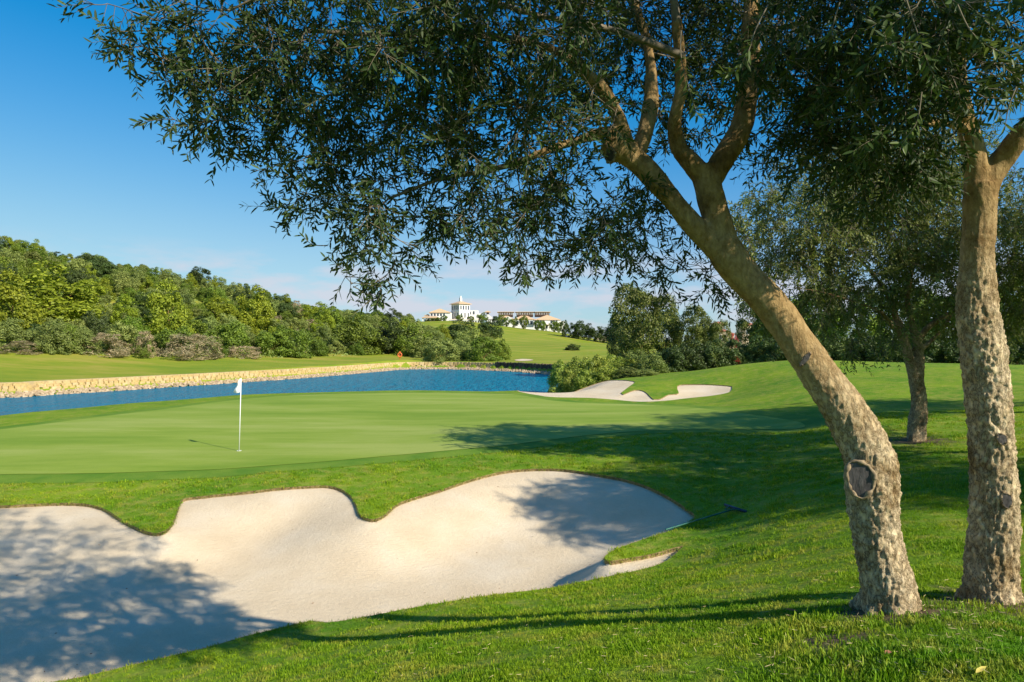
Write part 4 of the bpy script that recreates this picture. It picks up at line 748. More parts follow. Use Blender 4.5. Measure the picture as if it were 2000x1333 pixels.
# hillside: hand-placed characters first (photo pixel of foot, width px, height px)
hill = []
HAND = [('lime',(95,640),230,125),('lime',(25,660),150,130),('lime',(170,615),110,70),('lime',(330,668),120,120),('lime',(500,655),110,95),('lime',(245,650),80,70),('lime',(425,640),80,60),('dark',(390,560),52,36),('mid',(180,530),60,36),('mid',(640,650),80,55),('lime',(640,655),50,50),
        ('dry',(212,694),110,44),('dry',(370,700),140,58),('dry',(285,696),56,50),('dry',(475,699),80,30),('dry',(40,690),90,26),('mid',(278,700),34,24),('mid',(570,698),90,70),('mid',(700,690),110,75),('dark',(760,692),90,62),('mid',(800,695),90,60),('lime',(770,690),60,50),
        ('grey',(110,690),80,70),('grey',(160,690),70,55),('mid',(125,688),70,62),('grey',(245,690),80,70),('dark',(190,670),60,60),('grey',(30,680),90,60),('mid',(340,690),90,60),('mid',(450,690),100,70),('mid',(530,695),90,60),
        ('grey',(860,705),80,50),('grey',(830,700),60,45),('grey',(905,705),70,46),('mid',(945,706),70,52),('mid',(972,704),50,48),('grey',(915,690),80,50),('dark',(900,670),60,40),('dark',(960,668),50,45)]
tops = [(-100,452),(0,457),(35,466),(80,474),(140,497),(180,492),(230,508),(320,522),(385,524),(470,556),(520,562),(560,582),(640,600),(740,606),(790,614),(830,626),(905,640),(960,650),(1000,668)]
def ridge_py(px): return np.interp(px, [t[0] for t in tops], [t[1] for t in tops])
hp = cast([h_[1] for h_ in HAND])
for (k, _, w, h_), (x, y) in zip(HAND, hp): hill.append((k, x, y, w / F * y, h_ / F * y * 1.05, 1))
tries = 0
while len(hill) < 420 and tries < 20000:
    tries += 1
    px = random.uniform(-60, 1000); py = random.uniform(470, 706); q = None
    if py < ridge_py(px) + 22: continue
    x, y = cast([(px, py)])[0]
    if y > 330 or not poly_inside(np.array([[x, y]]), HILLP)[0]: continue
    w = random.uniform(3.4, 6.2) * (0.72 if py > 675 else 1)
    mind = 0.52 * w
    if any(math.hypot(x - q_[1], y - q_[2]) < 0.34 * (w + q_[3]) for q_ in hill): continue
    top = py - w * 0.78 / y * F
    if top < ridge_py(px) - 3: w *= max(0.45, (py - ridge_py(px)) / (py - top + 1e-6))
    k = random.choices(['grey', 'mid', 'dark', 'lime', 'dry'], [0.42, 0.33, 0.11, 0.10, 0.04])[0]
    if k == 'dry' and py < 600: k = 'grey'
    hill.append((k, x, y, w, w * random.uniform(0.66, 0.9), 0))
KIND = {'lime': ('pine_tree', 'pine', 'lime', 'lime green pine', 'tree'), 'grey': ('wild_olive_shrub', 'bush', 'grey', 'grey green wild olive shrub', 'shrub'), 'dark': ('evergreen_shrub', 'round', 'dark', 'dark green evergreen shrub', 'shrub'), 'mid': ('evergreen_shrub', 'bush', 'mid', 'fresh green rounded shrub', 'shrub'), 'dry': ('dry_shrub', 'dryb', 'dry', 'dry brown twiggy shrub', 'shrub')}
bandlab = lambda y: 'at the foot of the hill' if y < 100 else 'on the lower hill slope' if y < 125 else 'on the upper hill slope' if y < 150 else 'on the far ridge'
groups = {}
for i, q in enumerate(hill): groups.setdefault((q[0], bandlab(q[2])), []).append(i)
for (k, bd), ids in groups.items():
    ids.sort(key=lambda i: hill[i][1] / hill[i][2])
    for r_i, i in enumerate(ids):
        _, x, y, w, h_, hand = hill[i]; nm, kk, mm, desc, cat = KIND[k]
        if k == 'lime' and not hand: h_ *= 1.15
        o = plant(nm, kk, mm, on(x, y, -0.15), w, h_)
        tag(o, f'{desc} {bd}, {ordinal(r_i)} from the left' if len(ids) > 1 else f'{desc} {bd}', cat, 'scrub and trees on the left hill')

# low scrub knitting the hillside together
Nq = 90000; bx0, bx1 = -120, 12; hq = np.column_stack([rng.uniform(bx0, bx1, Nq), rng.uniform(66, 240, Nq)]); hq = hq[poly_inside(hq, HILLP)]
cl_ = np.sin(hq[:, 0] * 0.9 + 2 * np.sin(hq[:, 1] * 0.31)) * np.sin(hq[:, 1] * 0.8 + 1.7 * np.sin(hq[:, 0] * 0.37)); ok_ = cl_ > -0.55; hq, cl_ = hq[ok_], cl_[ok_]; dHill, _, _ = poly_near(hq, HILLP)
hh_ = (0.25 + 0.75 * np.clip(cl_ + 0.4, 0, 1)) * np.clip(dHill / 2.5, 0.15, 1) * 1.25; zq = ground(hq[:, 0], hq[:, 1]) + hh_ * np.sqrt(rng.random(len(hq))); pq = np.column_stack([hq, zq]); nq_ = nrm(rng.normal(0, 0.6, (len(hq), 3)) + np.array([0.2, -0.6, 0.6])); sq_ = nrm(np.cross(nq_, rng.normal(0, 1, (len(hq), 3)))); uq_ = np.cross(nq_, sq_); lq_ = rng.uniform(0.12, 0.26, (len(hq), 1))
tag(link('scrub_cover', quads('scrub_cover', np.stack([pq - sq_ * lq_, pq - uq_ * lq_ * .6, pq + sq_ * lq_, pq + uq_ * lq_ * .6], 1).reshape(-1, 3), np.arange(len(hq) * 4).reshape(-1, 4)), M['grey']), 'low grey green scrub covering the left hillside between shrubs', 'scrub', kind='stuff')
# bushes by the water, hedge behind the mound, trees beyond
def row(items, name, k, mname, desc, cat, group, trunk=True):
    pos = []
    for px, Y, w, top in items:
        x = (px - CX) / F * Y; g_ = on(x, Y, -0.1); zt = CZ - (top - CY) / F * Y; pos.append((px, g_, w / F * Y, zt - g_[2]))
    pos.sort(key=lambda q: q[0])
    for i, (px, g_, w, h_) in enumerate(pos):
        o = plant(name, k, mname, g_, w, max(0.5, h_), trunk); tag(o, desc + (f', {ordinal(i)} from the left' if len(pos) > 1 else ''), cat, group)
row([(1095,56,70,700),(1130,52,80,694),(1165,54,80,690),(1110,49,60,718),(1150,48,70,720),(1190,48,70,712),(1200,55,80,694),(1225,52,70,700)], 'waterside_bush', 'near_bush', 'lakebush', 'yellow green bush at the right end of the lake', 'bush', 'bushes beside the lake')
row([(1245,52,80,684),(1275,50,80,690),(1225,47,60,716),(1262,46,60,722)], 'waterside_bush', 'near_bush', 'grey', 'grey green bush between the lake and the dark hedge', 'bush', 'bushes beside the lake')
row([(1310,54,85,672),(1350,55,90,666),(1395,55,90,663),(1440,55,90,661),(1485,54,90,656),(1530,53,90,650),(1580,52,95,652),(1635,52,95,648),(1690,51,95,646),(1745,50,100,644),(1800,49,100,640),(1860,48,100,640),(1920,47,105,636),(1985,46,110,632),(2060,46,120,630),(2140,46,120,630)], 'hedge_bush', 'near_bush', 'dark', 'dark leafy bush in the hedge behind the grassy mound', 'bush', 'hedge bushes behind the mound')
row([(1252,78,128,560),(1355,82,96,606),(1404,80,46,628),(1478,84,90,588)], 'bushy_tree', 'near_tree', 'olive_far', 'bushy olive green tree above the dark hedge', 'tree', 'trees above the hedge')
row([(1215,88,70,626),(1300,86,80,612),(1378,90,50,628)], 'bushy_tree', 'near_tree', 'dark', 'dark crown beside the tall bushy trees above the hedge', 'tree', 'trees above the hedge')
row([(1530,80,120,590),(1600,78,130,566),(1690,76,130,580),(1780,74,140,570),(1880,72,150,560),(1990,70,160,550)], 'bushy_tree', 'near_tree', 'mid', 'green tree beyond the hedge seen under the drooping olive', 'tree', 'trees beyond the right hedge')
row([(1119,165,34,672)], 'round_bush', 'near_bush', 'dark', 'single round dark bush on the far fairway', 'bush', None)
row([(x, 315, w, t) for x, w, t in ((1102,20,627),(1120,28,632),(1134,34,628),(1150,30,634),(1166,28,640),(1180,30,640),(1196,30,636),(1214,34,636))], 'far_tree', 'round', 'dark', 'dark far tree on the skyline right of the hotel', 'tree', 'skyline trees right of the hotel')
row([(858,352,14,620),(868,352,16,617),(898,350,18,615),(920,350,16,618),(942,349,22,612),(978,348,16,616),(990,348,16,620),(1005,345,15,620),(1024,343,22,618),(1050,341,16,626),(1060,341,14,627),(1082,339,20,628),(1092,339,16,630)], 'clubhouse_tree', 'round', 'mid', 'small round tree in front of the white hilltop buildings', 'tree', 'trees in front of the hilltop buildings')
row([(890,351,30,626),(845,352,40,622),(955,349,24,628)], 'clubhouse_shrub', 'bush', 'dark', 'low dark shrub below the white clubhouse', 'shrub', 'shrubs below the clubhouse', False)
row([(1434,61,22,648)], 'flowering_shrub', 'bush', 'pink', 'red flowering bougainvillea showing above the dark hedge', 'shrub', None, False)

# ------------------------------------------------------------------ hilltop buildings
M['white'] = plain('white_render', (0.80, 0.78, 0.74), 0.85, 0.05, 0.6)
M['cream'] = plain('cream_render', (0.74, 0.60, 0.42), 0.85, 0.06, 0.6)
M['tile'] = plain('terracotta_tile', (0.60, 0.41, 0.24), 0.85, 0.16, 2.5)
M['redtile'] = plain('red_tile', (0.42, 0.16, 0.10), 0.85, 0.16, 2.5)
M['wood'] = plain('dark_timber', (0.07, 0.04, 0.025), 0.8, 0.2, 4)
M['pane'] = plain('window_pane', (0.05, 0.065, 0.085), 0.15, 0.2, 2)
def hip(x0, x1, y0, y1, z0, h, over=0.5, ridge=None, thick=0.25):
    x0, x1, y0, y1 = x0 - over, x1 + over, y0 - over, y1 + over; w, d = x1 - x0, y1 - y0; r_ = min(w, d) / 2 if ridge is None else ridge
    if w >= d: a_, b_ = (x0 + r_, (y0 + y1) / 2, z0 + h), (x1 - r_, (y0 + y1) / 2, z0 + h)
    else: a_, b_ = ((x0 + x1) / 2, y0 + r_, z0 + h), ((x0 + x1) / 2, y1 - r_, z0 + h)
    V = [(x0, y0, z0), (x1, y0, z0), (x1, y1, z0), (x0, y1, z0), (x0, y0, z0 + thick), (x1, y0, z0 + thick), (x1, y1, z0 + thick), (x0, y1, z0 + thick), a_, b_]
    Fs = [(3, 2, 1, 0), (0, 1, 5, 4), (1, 2, 6, 5), (2, 3, 7, 6), (3, 0, 4, 7)]
    Fs += [(4, 5, 9, 8), (5, 6, 9), (6, 7, 8, 9), (7, 4, 8)] if w >= d else [(4, 5, 8), (5, 6, 9, 8), (6, 7, 9), (7, 4, 8, 9)]
    return V, Fs
def wins(root, xs, y, z0, w, h, side='front'):
    for x in xs:
        if side == 'front': fr = box_vf(x - w / 2 - .12, x + w / 2 + .12, y - 0.05, y + 0.1, z0 - .12, z0 + h + .12); pa = box_vf(x - w / 2, x + w / 2, y - 0.09, y - 0.04, z0, z0 + h)
        else: s_ = -1 if side == 'left' else 1; fr = box_vf(y - 0.1 if s_ > 0 else y - 0.05, y + 0.05 if s_ > 0 else y + 0.1, x - w / 2 - .12, x + w / 2 + .12, z0 - .12, z0 + h + .12); pa = box_vf(y + 0.03 if s_ > 0 else y - 0.09, y + 0.09 if s_ > 0 else y - 0.03, x - w / 2, x + w / 2, z0, z0 + h)
        f_ = part('window', [fr], M['white'], root); part('pane', [pa], M['pane'], f_)
PXM = 370 / F
def bpos(px, py, Y): return U(px, py, Y)
# clubhouse with tower; local x along the lit front, turned so that a corner faces the lake
cl0 = bpos(897, 640, 366); cl = empty('clubhouse', cl0, R(0)); tag(cl, 'white clubhouse with square lookout tower and tiled roofs on the hilltop', 'building')
def rot_box(parts_, a_, cx_, cy_):
    o = []; ca, sa = math.cos(a_), math.sin(a_)
    for V, Fs in parts_: o.append(([(x * ca - y * sa + cx_, x * sa + y * ca + cy_, z) for x, y, z in V], Fs))
    return o
tw = empty('clubhouse_tower_pivot'); bpy.data.objects.remove(tw)
W = 7.2; A = R(41)
def tp(name, parts_, m_): return part(name, rot_box(parts_, A, 0, 0), M[m_], cl)
tp('tower_wall', [box_vf(0, W, 0, W, -3, 12.6)], 'white')            # near corner at the local origin: front face runs right, side face runs left
tp('tower_roof', [hip(0, W, 0, W, 12.62, 1.9, 0.8)], 'tile')
tp('finial', [box_vf(W / 2 - .55, W / 2 + .55, W / 2 - .55, W / 2 + .55, 14.0, 16.2), box_vf(W / 2 - .3, W / 2 + .3, W / 2 - .3, W / 2 + .3, 16.2, 17.2)], 'white')
for zz, hh, xs in ((9.6, 2.2, (1.1, 2.8, 4.5, 6.2)), (5.3, 2.6, (1.6, 3.8, 6.0))):
    for x in xs:
        f_ = part('window', rot_box([box_vf(x - .55, x + .55, -0.06, 0.1, zz - .15, zz + hh + .15)], A, 0, 0), M['white'], cl); part('pane', rot_box([box_vf(x - .42, x + .42, -0.11, -0.05, zz, zz + hh)], A, 0, 0), M['pane'], f_)
        f_ = part('window', rot_box([box_vf(-0.06, 0.1, x - .55, x + .55, zz - .15, zz + hh + .15)], A, 0, 0), M['white'], cl); part('pane', rot_box([box_vf(-0.11, -0.05, x - .42, x + .42, zz, zz + hh)], A, 0, 0), M['pane'], f_)
tp('cornice', [box_vf(-0.25, W + .25, -0.25, W + .25, 8.5, 8.8)], 'white')
px2 = lambda px: (px - 897) * PXM
pz2 = lambda py: (640 - py) * PXM
part('left_wing', [box_vf(px2(839), px2(882), 2, 14, -3, pz2(611.5))], M['white'], cl)
part('left_wing_roof', [hip(px2(839), px2(878), 2, 14, pz2(611.4), 2.4, 0.5, 2.0)], M['tile'], cl)
part('porch_roof', [hip(px2(827), px2(857), -3, 1.6, pz2(622), 1.0, 0.3, 1.5)], M['tile'], cl)
part('porch_wall', [box_vf(px2(831), px2(839) - .01, 3, 12, -3, pz2(617))], M['white'], cl)
part('porch_wall_roof', [hip(px2(829), px2(839), 3, 12, pz2(617) + .01, 0.9, 0.3)], M['tile'], cl)
for px in (828, 835, 842, 849, 856): part('porch_column', [box_vf(px2(px) - .3, px2(px) + .3, -2.7, -2.1, -3, pz2(622) - .01)], M['white'], cl)
wins(cl, [px2(x) for x in (843, 849, 855, 861, 867)], 2, pz2(617.5), 1.0, 1.3)
part('right_wing', [box_vf(px2(912), px2(932), 5, 15, -3, pz2(606))], M['white'], cl)
part('stepped_wing', [box_vf(px2(932) + .01, px2(938), 5, 14, -3, pz2(612))], M['white'], cl)
wins(cl, [px2(x) for x in (917, 924)], 5, pz2(614), 0.9, 1.7)
part('colonnade_beam', [box_vf(px2(880), px2(941), -2.6, -1.4, pz2(627), pz2(625))], M['white'], cl)
part('colonnade_roof', [box_vf(px2(880), px2(941), -1.39, 4.8, pz2(625.2), pz2(624))], M['tile'], cl)
for px in range(882, 942, 5): part('column', [box_vf(px2(px) - .32, px2(px) + .32, -2.4, -1.7, -3, pz2(627) - .01)], M['white'], cl)
pv = empty('garden_pavilion', bpos(957, 640, 362)); tag(pv, 'small white gabled pavilion with pergola between clubhouse and hotel', 'building')
q2 = lambda px: (px - 957) * PXM
part('wall', [([(q2(949), 0, -3), (q2(963), 0, -3), (q2(963), 8, -3), (q2(949), 8, -3), (q2(949), 0, pz2(620)), (q2(963), 0, pz2(622)), (q2(963), 8, pz2(622)), (q2(949), 8, pz2(620)), (q2(953), 0, pz2(614)), (q2(953), 8, pz2(614))], [(0, 1, 5, 8, 4), (2, 3, 7, 9, 6), (1, 2, 6, 5), (3, 0, 4, 7), (4, 8, 9, 7), (8, 5, 6, 9)])], M['white'], pv)
part('lantern_roof', [hip(q2(948.5), q2(956.5), 1, 4, pz2(611), 1.0, 0.5)], M['tile'], pv); part('lantern', [box_vf(q2(950), q2(955), 1.5, 3.5, pz2(615), pz2(611) - .01)], M['wood'], pv)
part('pergola_beam', [box_vf(q2(952), q2(970), -4.2, -0.3, pz2(626.5), pz2(625))], M['wood'], pv)
for px in (953, 956.5, 960, 963.5, 967, 969.5): part('pergola_column', [box_vf(q2(px) - .28, q2(px) + .28, -4.1, -3.5, -3, pz2(626.5) - .01)], M['white'], pv)
ht = empty('hotel_building', bpos(1030, 648, 360)); tag(ht, 'long white hotel with three dark clerestory roofs beside the clubhouse', 'building')
PH = 360 / F; h2 = lambda px: (px - 1030) * PH; hz = lambda py: (648 - py) * PH
part('wall', [box_vf(h2(972), h2(1042), 3, 20, -4, hz(624))], M['white'], ht); part('front_wing', [box_vf(h2(1042) + .01, h2(1092), 0, 19, -4, hz(626))], M['white'], ht)
part('gable_wall', [([(h2(984), 2.9, -4), (h2(1000), 2.9, -4), (h2(1000), 2.9, hz(622)), (h2(992), 2.9, hz(618)), (h2(984), 2.9, hz(624)), (h2(984), 0, -4), (h2(1000), 0, -4), (h2(1000), 0, hz(622)), (h2(992), 0, hz(618)), (h2(984), 0, hz(624))], [(5, 6, 7, 8, 9), (0, 5, 9, 4), (6, 1, 2, 7), (9, 8, 3, 4), (8, 7, 2, 3)])], M['white'], ht)
for a_, b_, yy in ((970, 1004, 3), (1004.2, 1044, 3), (1044.2, 1094, 0)):
    part('roof', [hip(h2(a_), h2(b_), yy, 19, hz(624.5 if yy else 625.8), 2.9, 0.3, 3.2)], M['tile'], ht)
for a_, b_ in ((973, 1002), (1009, 1042), (1046, 1074)):
    e_ = part('clerestory', [box_vf(h2(a_), h2(b_), 5, 15, hz(618), hz(609.6))], M['wood'], ht)
    part('clerestory_roof', [hip(h2(a_), h2(b_), 5, 15, hz(609.5), 0.55, 0.7)], M['tile'], ht)
    for px in np.arange(a_ + 1.5, b_, 3.4): part('window_post', [box_vf(h2(px) - .14, h2(px) + .14, 4.88, 4.98, hz(614), hz(609.8))], M['white'], e_)
wins(ht, [h2(x) for x in (1046, 1051, 1056, 1062, 1077, 1082, 1087)], 0, hz(632), 1.0, 1.8); wins(ht, [h2(x) for x in (1046, 1051, 1056, 1062, 1068, 1077, 1082, 1087)], 0, hz(642), 1.0, 2.2)
part('balcony', [box_vf(h2(1064), h2(1074), -1.6, -0.01, hz(635), hz(634.2)), box_vf(h2(1064), h2(1064) + .3, -1.6, -1.3, -4, hz(635) - .01), box_vf(h2(1074) - .3, h2(1074), -1.6, -1.3, -4, hz(635) - .01)], M['cream'], ht)
wins(ht, [h2(x) for x in (1004, 1011, 1018, 1025, 1032, 1038)], 3, hz(634), 1.2, 2.0)
part('terrace_wall', [box_vf(h2(1012), h2(1042), -3.5, -3.0, -4, hz(640))], M['white'], ht)
part('low_parapet', [box_vf(h2(1092) + .02, h2(1104), 4, 12, -4, hz(627))], M['white'], ht)
def villa(px, py, Y, lab, boxes, body, roof):
    v0 = empty('villa', bpos(px, py, Y)); tag(v0, lab, 'building', 'villas beyond the hedge'); k = Y / F
    for j, (a_, b_, t_, dep) in enumerate(boxes):
        part('wall', [box_vf(a_ * k, b_ * k, j * 1.3, j * 1.3 + dep, -6, t_ * k)], M[body], v0); part('roof', [hip(a_ * k, b_ * k, j * 1.3, j * 1.3 + dep, t_ * k + .01, 0.9, 0.25)], M[roof], v0)
        wins(v0, [k * (a_ + (b_ - a_) * f_) for f_ in (0.25, 0.7)], j * 1.3, t_ * k - 2.4, 0.9, 1.4)
villa(1415, 672, 185, 'cream villa with stepped roofs showing above the dark hedge', [(-14, 6, 24, 7), (4, 22, 18, 7), (-11, 4, 38, 5)], 'cream', 'redtile')
villa(1464, 672, 190, 'pink roofed villa half hidden beside the leaning trunk', [(-8, 10, 36, 8)], 'cream', 'redtile')
villa(1175, 676, 330, 'low cream house on the skyline left of the bushy tree', [(-10, 10, 16, 8)], 'cream', 'tile')

# ------------------------------------------------------------------ golf things
M['paint'] = plain('white_paint', (0.82, 0.82, 0.80), 0.4, 0.03); M['flagcloth'] = plain('flag_cloth', (0.84, 0.84, 0.85), 0.8, 0.03)
M['teal'] = plain('teal_handle', (0.006, 0.12, 0.08), 0.5, 0.2); M['navy'] = plain('navy_plastic', (0.012, 0.035, 0.065), 0.5, 0.2); M['orange'] = plain('orange_plastic', (0.75, 0.17, 0.04), 0.5, 0.08)
M['black'] = plain('black_rubber', (0.02, 0.02, 0.02), 0.7, 0.2); M['cup'] = plain('cup_liner', (0.75, 0.75, 0.72), 0.5, 0.03)
hx_, hy_ = cast([(467, 882)])[0]; hb = on(hx_, hy_, 0.015); fs = empty('flagstick', hb); tag(fs, 'white golf flagstick with drooping white pennant in the green', 'flagstick')
PL = 142 / F * hy_; lean = 0.028
part('pole', [cyl((0, 0, 0.0), (lean * PL, 0, PL), 0.014, 0.011, 10)], M['paint'], fs, True)
FLV, FLF = [], []
for i in range(11):
    for j in range(13):
        u_, v_ = i / 10, j / 12; top = PL - 0.01; bot = PL - 27 / F * hy_; xr = lean * PL - 0.012; L = 15.5 / F * hy_
        z = top + (bot - top) * v_; wd = L * (0.05 + 0.95 * v_) * u_; FLV.append((xr - wd, 0.035 * math.sin(5 * u_ + 3 * v_) * u_ + 0.02 * math.sin(11 * v_ + 2) * u_, z - 0.03 * u_ * v_ - 0.015 * math.sin(4 * u_)))
FLF = [(i * 13 + j, (i + 1) * 13 + j, (i + 1) * 13 + j + 1, i * 13 + j + 1) for i in range(10) for j in range(12)]
fl = link('flag', pyd('flag', FLV, FLF, True), M['flagcloth'], fs)
th = np.linspace(0, 2 * math.pi, 25); ring = np.array([[(0.056 * math.cos(t), 0.056 * math.sin(t), 0.003) for t in th]]); V, Fq = tubes(ring, np.full((1, 25), 0.006), 6); link('cup_rim', quads('cup_rim', V, Fq, True), M['cup'], fs)
# rake lying along the bunker edge
ra, rb = cast([(1436, 1001), (1300, 1041)]); A3_ = on(*ra, 0.06); B3_ = on(*rb, 0.05); rk = empty('bunker_rake', A3_); tag(rk, 'bunker rake with teal handle lying on the grass by the sand', 'rake')
d_ = B3_ - A3_; mids = [A3_ + d_ * t for t in np.linspace(0, 1, 9)]; mids = np.array([[m_[0], m_[1], max(m_[2], on(m_[0], m_[1])[2] + 0.03)] for m_ in mids])
V, Fq = tubes((mids - A3_)[None], np.full((1, 9), 0.013), 8); link('handle', quads('handle', V, Fq, True), M['teal'], rk)
hd = nrm(d_[:2]); hs_ = np.array([-hd[1], hd[0]])
head = [cyl((*(hs_ * -0.26), 0.01), (*(hs_ * 0.26), 0.01), 0.022, 0.022, 8)]
hdo = part('rake_head', head, M['navy'], rk, True)
for t in np.linspace(-0.25, 0.25, 15): part('tine', [cyl((*(hs_ * t), 0.01), (*(hs_ * t + hd * -0.035), -0.07), 0.007, 0.004, 5)], M['navy'], hdo)
part('brace', [cyl((*(hs_ * -0.14), 0.015), (*(hd * 0.22), 0.01), 0.008, 0.008, 6), cyl((*(hs_ * 0.14), 0.015), (*(hd * 0.22), 0.01), 0.008, 0.008, 6)], M['teal'], rk, True)
# lifebuoy on its post at the far bank
lx, ly = cast([(781, 702)])[0]; lb = on((781 - CX) / F * 107.5, 107.5); lr = empty('lifebuoy_stand', lb); tag(lr, 'orange lifebuoy on a short post above the far lake bank', 'lifebuoy')
part('post', [cyl((0, 0, -0.1), (0, 0, 1.15), 0.06, 0.05, 8)], M['orange'], lr, True)
th = np.linspace(0, 2 * math.pi, 25); ring = np.array([[(0.30 * math.cos(t), -0.1, 0.72 + 0.32 * math.sin(t)) for t in th]]); V, Fq = tubes(ring, np.full((1, 25), 0.085), 10); link('ring', quads('ring', V, Fq, True), M['orange'], lr)
part('cap', [cyl((0, 0, 1.15), (0, 0, 1.30), 0.16, 0.02, 8)], M['orange'], lr)
# golf cart on the far slope
gcx, gcy = cast([(1108, 656)])[0]; gy_ = min(gcy, 315); gc = empty('golf_cart', on((1108 - CX) / F * gy_, gy_), R(20)); tag(gc, 'small golf cart with white canopy parked on the far slope', 'golf cart')
part('body', [box_vf(-1.1, 1.1, -.55, .55, .3, .7), box_vf(.55, 1.15, -.52, .52, .705, .95)], M['navy'], gc); part('canopy', [box_vf(-1.0, .95, -.6, .6, 1.8, 1.88)], M['paint'], gc)
part('seat', [box_vf(-.5, .1, -.5, .5, .705, .85), box_vf(-.55, -.42, -.5, .5, .86, 1.25)], M['black'], gc)
for x in (-.9, .8):
    for y in (-.52, .52): part('post', [cyl((x, y, .71), (x * .95, y, 1.8), .025, .025, 6)], M['paint'], gc)
for x in (-.75, .75):
    for y in (-.55, .55): part('wheel', [cyl((x, y - .09, .23), (x, y + .09, .23), .23, .23, 14)], M['black'], gc)

# ------------------------------------------------------------------ lawn blades (too many to count)
def bladesmat():
    m, n, l, b = mat('grass_blade'); c, _ = grass_colour(n, l); g = n.new('ShaderNodeNewGeometry')
    r = ramp(n, [(0.0, (0.75, 0.8, 0.7)), (0.8, (1.3, 1.25, 1.1)), (0.93, (1.7, 1.5, 1.3)), (1.0, (2.6, 1.8, 1.9))]); l.new(g.outputs['Random Per Island'], r.inputs[0]); c = mixc(n, l, 1.0, c, r.outputs[0], 'MULTIPLY')
    l.new(c, b.inputs['Base Color']); b.inputs['Roughness'].default_value = 0.6; b.inputs['Specular IOR Level'].default_value = 0.2
    tr = n.new('ShaderNodeBsdfTranslucent'); l.new(mixc(n, l, 1.0, c, (1.3, 1.4, 0.7), 'MULTIPLY'), tr.inputs[0]); ms = n.new('ShaderNodeMixShader'); ms.inputs[0].default_value = 0.3
    l.new(b.outputs[0], ms.inputs[1]); l.new(tr.outputs[0], ms.inputs[2]); l.new(ms.outputs[0], n['Material Output'].inputs[0]); return m
M['blade'] = bladesmat()
tcol = bpy.data.collections.new('grass_tufts')
for k in range(5):
    r_ = np.random.default_rng(60 + k); nb = 16; V, Fs = [], []
    for i in range(nb):
        a_ = r_.uniform(0, 6.28); bx, by = r_.normal(0, 0.022, 2); h_ = r_.uniform(0.45, 1.15) * 0.021; ln = r_.uniform(0.15, 0.9) * h_; w = r_.uniform(0.0016, 0.0028); dx, dy = math.cos(a_), math.sin(a_); px_, py_ = -dy * w, dx * w; n0 = len(V)
        V += [(bx - px_, by - py_, -0.006), (bx + px_, by + py_, -0.006), (bx + dx * ln * .4 + px_ * .8, by + dy * ln * .4 + py_ * .8, h_ * .62), (bx + dx * ln * .4 - px_ * .8, by + dy * ln * .4 - py_ * .8, h_ * .62), (bx + dx * ln, by + dy * ln, h_)]
        Fs += [(n0, n0 + 1, n0 + 2, n0 + 3), (n0 + 3, n0 + 2, n0 + 4)]
    ob = bpy.data.objects.new('tuft', pyd('tuft', V, Fs)); ob.data.materials.append(M['blade']); tcol.objects.link(ob)
def scatter_points():
    out_ = []
    for y0, y1, dens, s0 in ((2.3, 5.5, 1150, 1.0), (5.5, 9.0, 420, 1.25), (9.0, 14.0, 170, 1.7), (14.0, 20.0, 70, 2.2)):
        x0, x1 = -0.80 * y1 - 0.6, 0.80 * y1 + 0.6; N = int((x1 - x0) * (y1 - y0) * dens); p = np.column_stack([rng.uniform(x0, x1, N), rng.uniform(y0, y1, N)]); p = p[np.abs(p[:, 0]) < 0.80 * p[:, 1] + 0.6]
        p = p[~poly_inside(p, BUNK) & ~inside_bb(p, COLLAR)]; p = p[rng.random(len(p)) > soil_and_shade(p) * 0.85]; s = rng.uniform(0.6, 1.25, len(p)) * s0 * np.where(np.hypot(p[:, 0] - 2.2, p[:, 1] - 3.2) < 1.2, 1.35, 0.9); nz_ = np.sin(p[:, 0] * 3.1 + 2.2 * np.sin(p[:, 1] * 1.9)) * np.sin(p[:, 1] * 3.7 + 1.6 * np.sin(p[:, 0] * 2.3)); kp = rng.random(len(p)) < 0.72 + 0.4 * nz_; s = s * (0.92 + 0.28 * nz_); out_.append(np.column_stack([p, s])[kp])
    return np.concatenate(out_)
gp = scatter_points(); gzz = ground(gp[:, 0], gp[:, 1])
gme = bpy.data.meshes.new('lawn_blades'); gme.vertices.add(len(gp)); gme.vertices.foreach_set('co', np.column_stack([gp[:, :2], gzz]).astype(np.float32).ravel())
a_ = gme.attributes.new('scl', 'FLOAT', 'POINT'); a_.data.foreach_set('value', gp[:, 2].astype(np.float32))
a_ = gme.attributes.new('rot', 'FLOAT_VECTOR', 'POINT'); rv_ = np.column_stack([rng.normal(0, .15, len(gp)), rng.normal(0, .15, len(gp)), rng.uniform(0, 6.28, len(gp))]).astype(np.float32); a_.data.foreach_set('vector', rv_.ravel())
gme.update(); gob = link('lawn_blades', gme, M['blade']); tag(gob, 'short green grass blades of the foreground lawn', 'grass', kind='stuff')
ng = bpy.data.node_groups.new('lawn', 'GeometryNodeTree'); ng.interface.new_socket('Geometry', in_out='INPUT', socket_type='NodeSocketGeometry'); ng.interface.new_socket('Geometry', in_out='OUTPUT', socket_type='NodeSocketGeometry')
gi = ng.nodes.new('NodeGroupInput'); goo = ng.nodes.new('NodeGroupOutput'); iop = ng.nodes.new('GeometryNodeInstanceOnPoints'); ci = ng.nodes.new('GeometryNodeCollectionInfo'); ci.inputs[0].default_value = tcol; ci.inputs['Separate Children'].default_value = True; ci.inputs['Reset Children'].default_value = True
iop.inputs['Pick Instance'].default_value = True
na = ng.nodes.new('GeometryNodeInputNamedAttribute'); na.data_type = 'FLOAT'; na.inputs[0].default_value = 'scl'; nr = ng.nodes.new('GeometryNodeInputNamedAttribute'); nr.data_type = 'FLOAT_VECTOR'; nr.inputs[0].default_value = 'rot'
e2r = ng.nodes.new('FunctionNodeEulerToRotation'); L_ = ng.links
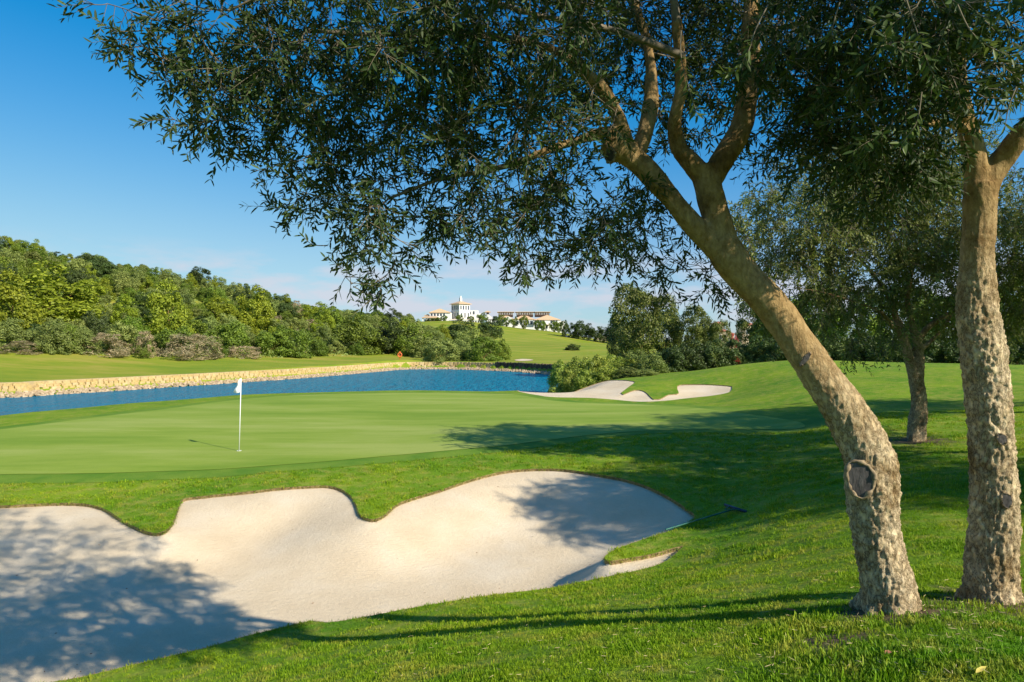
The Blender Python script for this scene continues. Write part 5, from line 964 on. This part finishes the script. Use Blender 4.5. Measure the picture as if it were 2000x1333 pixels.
L_.new(gi.outputs[0], iop.inputs['Points']); L_.new(ci.outputs[0], iop.inputs['Instance']); L_.new(na.outputs[0], iop.inputs['Scale']); L_.new(nr.outputs[0], e2r.inputs[0]); L_.new(e2r.outputs[0], iop.inputs['Rotation']); L_.new(iop.outputs[0], goo.inputs[0])
gm = gob.modifiers.new('lawn', 'NODES'); gm.node_group = ng

# fallen leaves and straws on the lawn
M['yleaf'] = plain('yellow_leaf', (0.62, 0.50, 0.10), 0.6, 0.1); M['bleaf'] = plain('brown_leaf', (0.30, 0.13, 0.06), 0.7, 0.2); M['straw'] = plain('dry_straw', (0.50, 0.40, 0.20), 0.8, 0.2)
def fallen(px, py, ang, ln, wd, m_, lab):
    x, y = cast([(px, py)])[0]; q = on(x, y, 0.035); V, Fs = leaves(np.zeros((1, 3)), np.array([[math.cos(ang), math.sin(ang), 0.1]]), np.array([ln]), np.array([wd]), up=np.array([[0, -0.3, 1.0]]), fold=0.4)
    o = link('fallen_leaf', quads('fallen_leaf', V, Fs), M[m_]); o.location = q; tag(o, lab, 'leaf', 'fallen leaves on the lawn')
fallen(1905, 1331, 0.5, 0.09, 0.022, 'yleaf', 'curled yellow fallen leaf at the bottom right of the lawn'); fallen(1728, 1291, 0.2, 0.04, 0.028, 'bleaf', 'brown fallen leaf on the grass below the leaning olive'); fallen(1560, 1204, 2.9, 0.09, 0.012, 'bleaf', 'thin reddish fallen leaf beside the leaning trunk base')
Ns = 620; sp = cast(np.column_stack([rng.uniform(700, 2000, Ns), rng.uniform(1120, 1330, Ns)])); sp = sp[~poly_inside(sp, BUNK)]; an = rng.uniform(0, 6.28, len(sp)); V, Fs = leaves(np.column_stack([sp, ground(sp[:, 0], sp[:, 1]) + 0.03]), nrm(np.column_stack([np.cos(an), np.sin(an), rng.uniform(-.15, .25, len(sp))])), rng.uniform(0.02, 0.055, len(sp)), 0.003)
tag(link('lip_blades', LIPG, M['blade']), 'green grass tips overhanging the bunker edge', 'grass', kind='stuff')
al_ = rng.uniform(0, 6.28, len(lp_)); LV, LF = leaves(lp_ + np.array([0, 0, 0.012]), nrm(np.column_stack([np.cos(al_), np.sin(al_), rng.uniform(-.1, .2, len(lp_))])), rng.uniform(0.025, 0.055, len(lp_)), 0.011); tag(link('sand_litter', quads('sand_litter', LV, LF), M['bleaf']), 'small dry leaves blown onto the bunker sand', 'leaf litter', kind='stuff')
tag(link('lawn_straws', quads('lawn_straws', V, Fs), M['straw']), 'scattered dry straws lying on the foreground lawn', 'straw', kind='stuff')
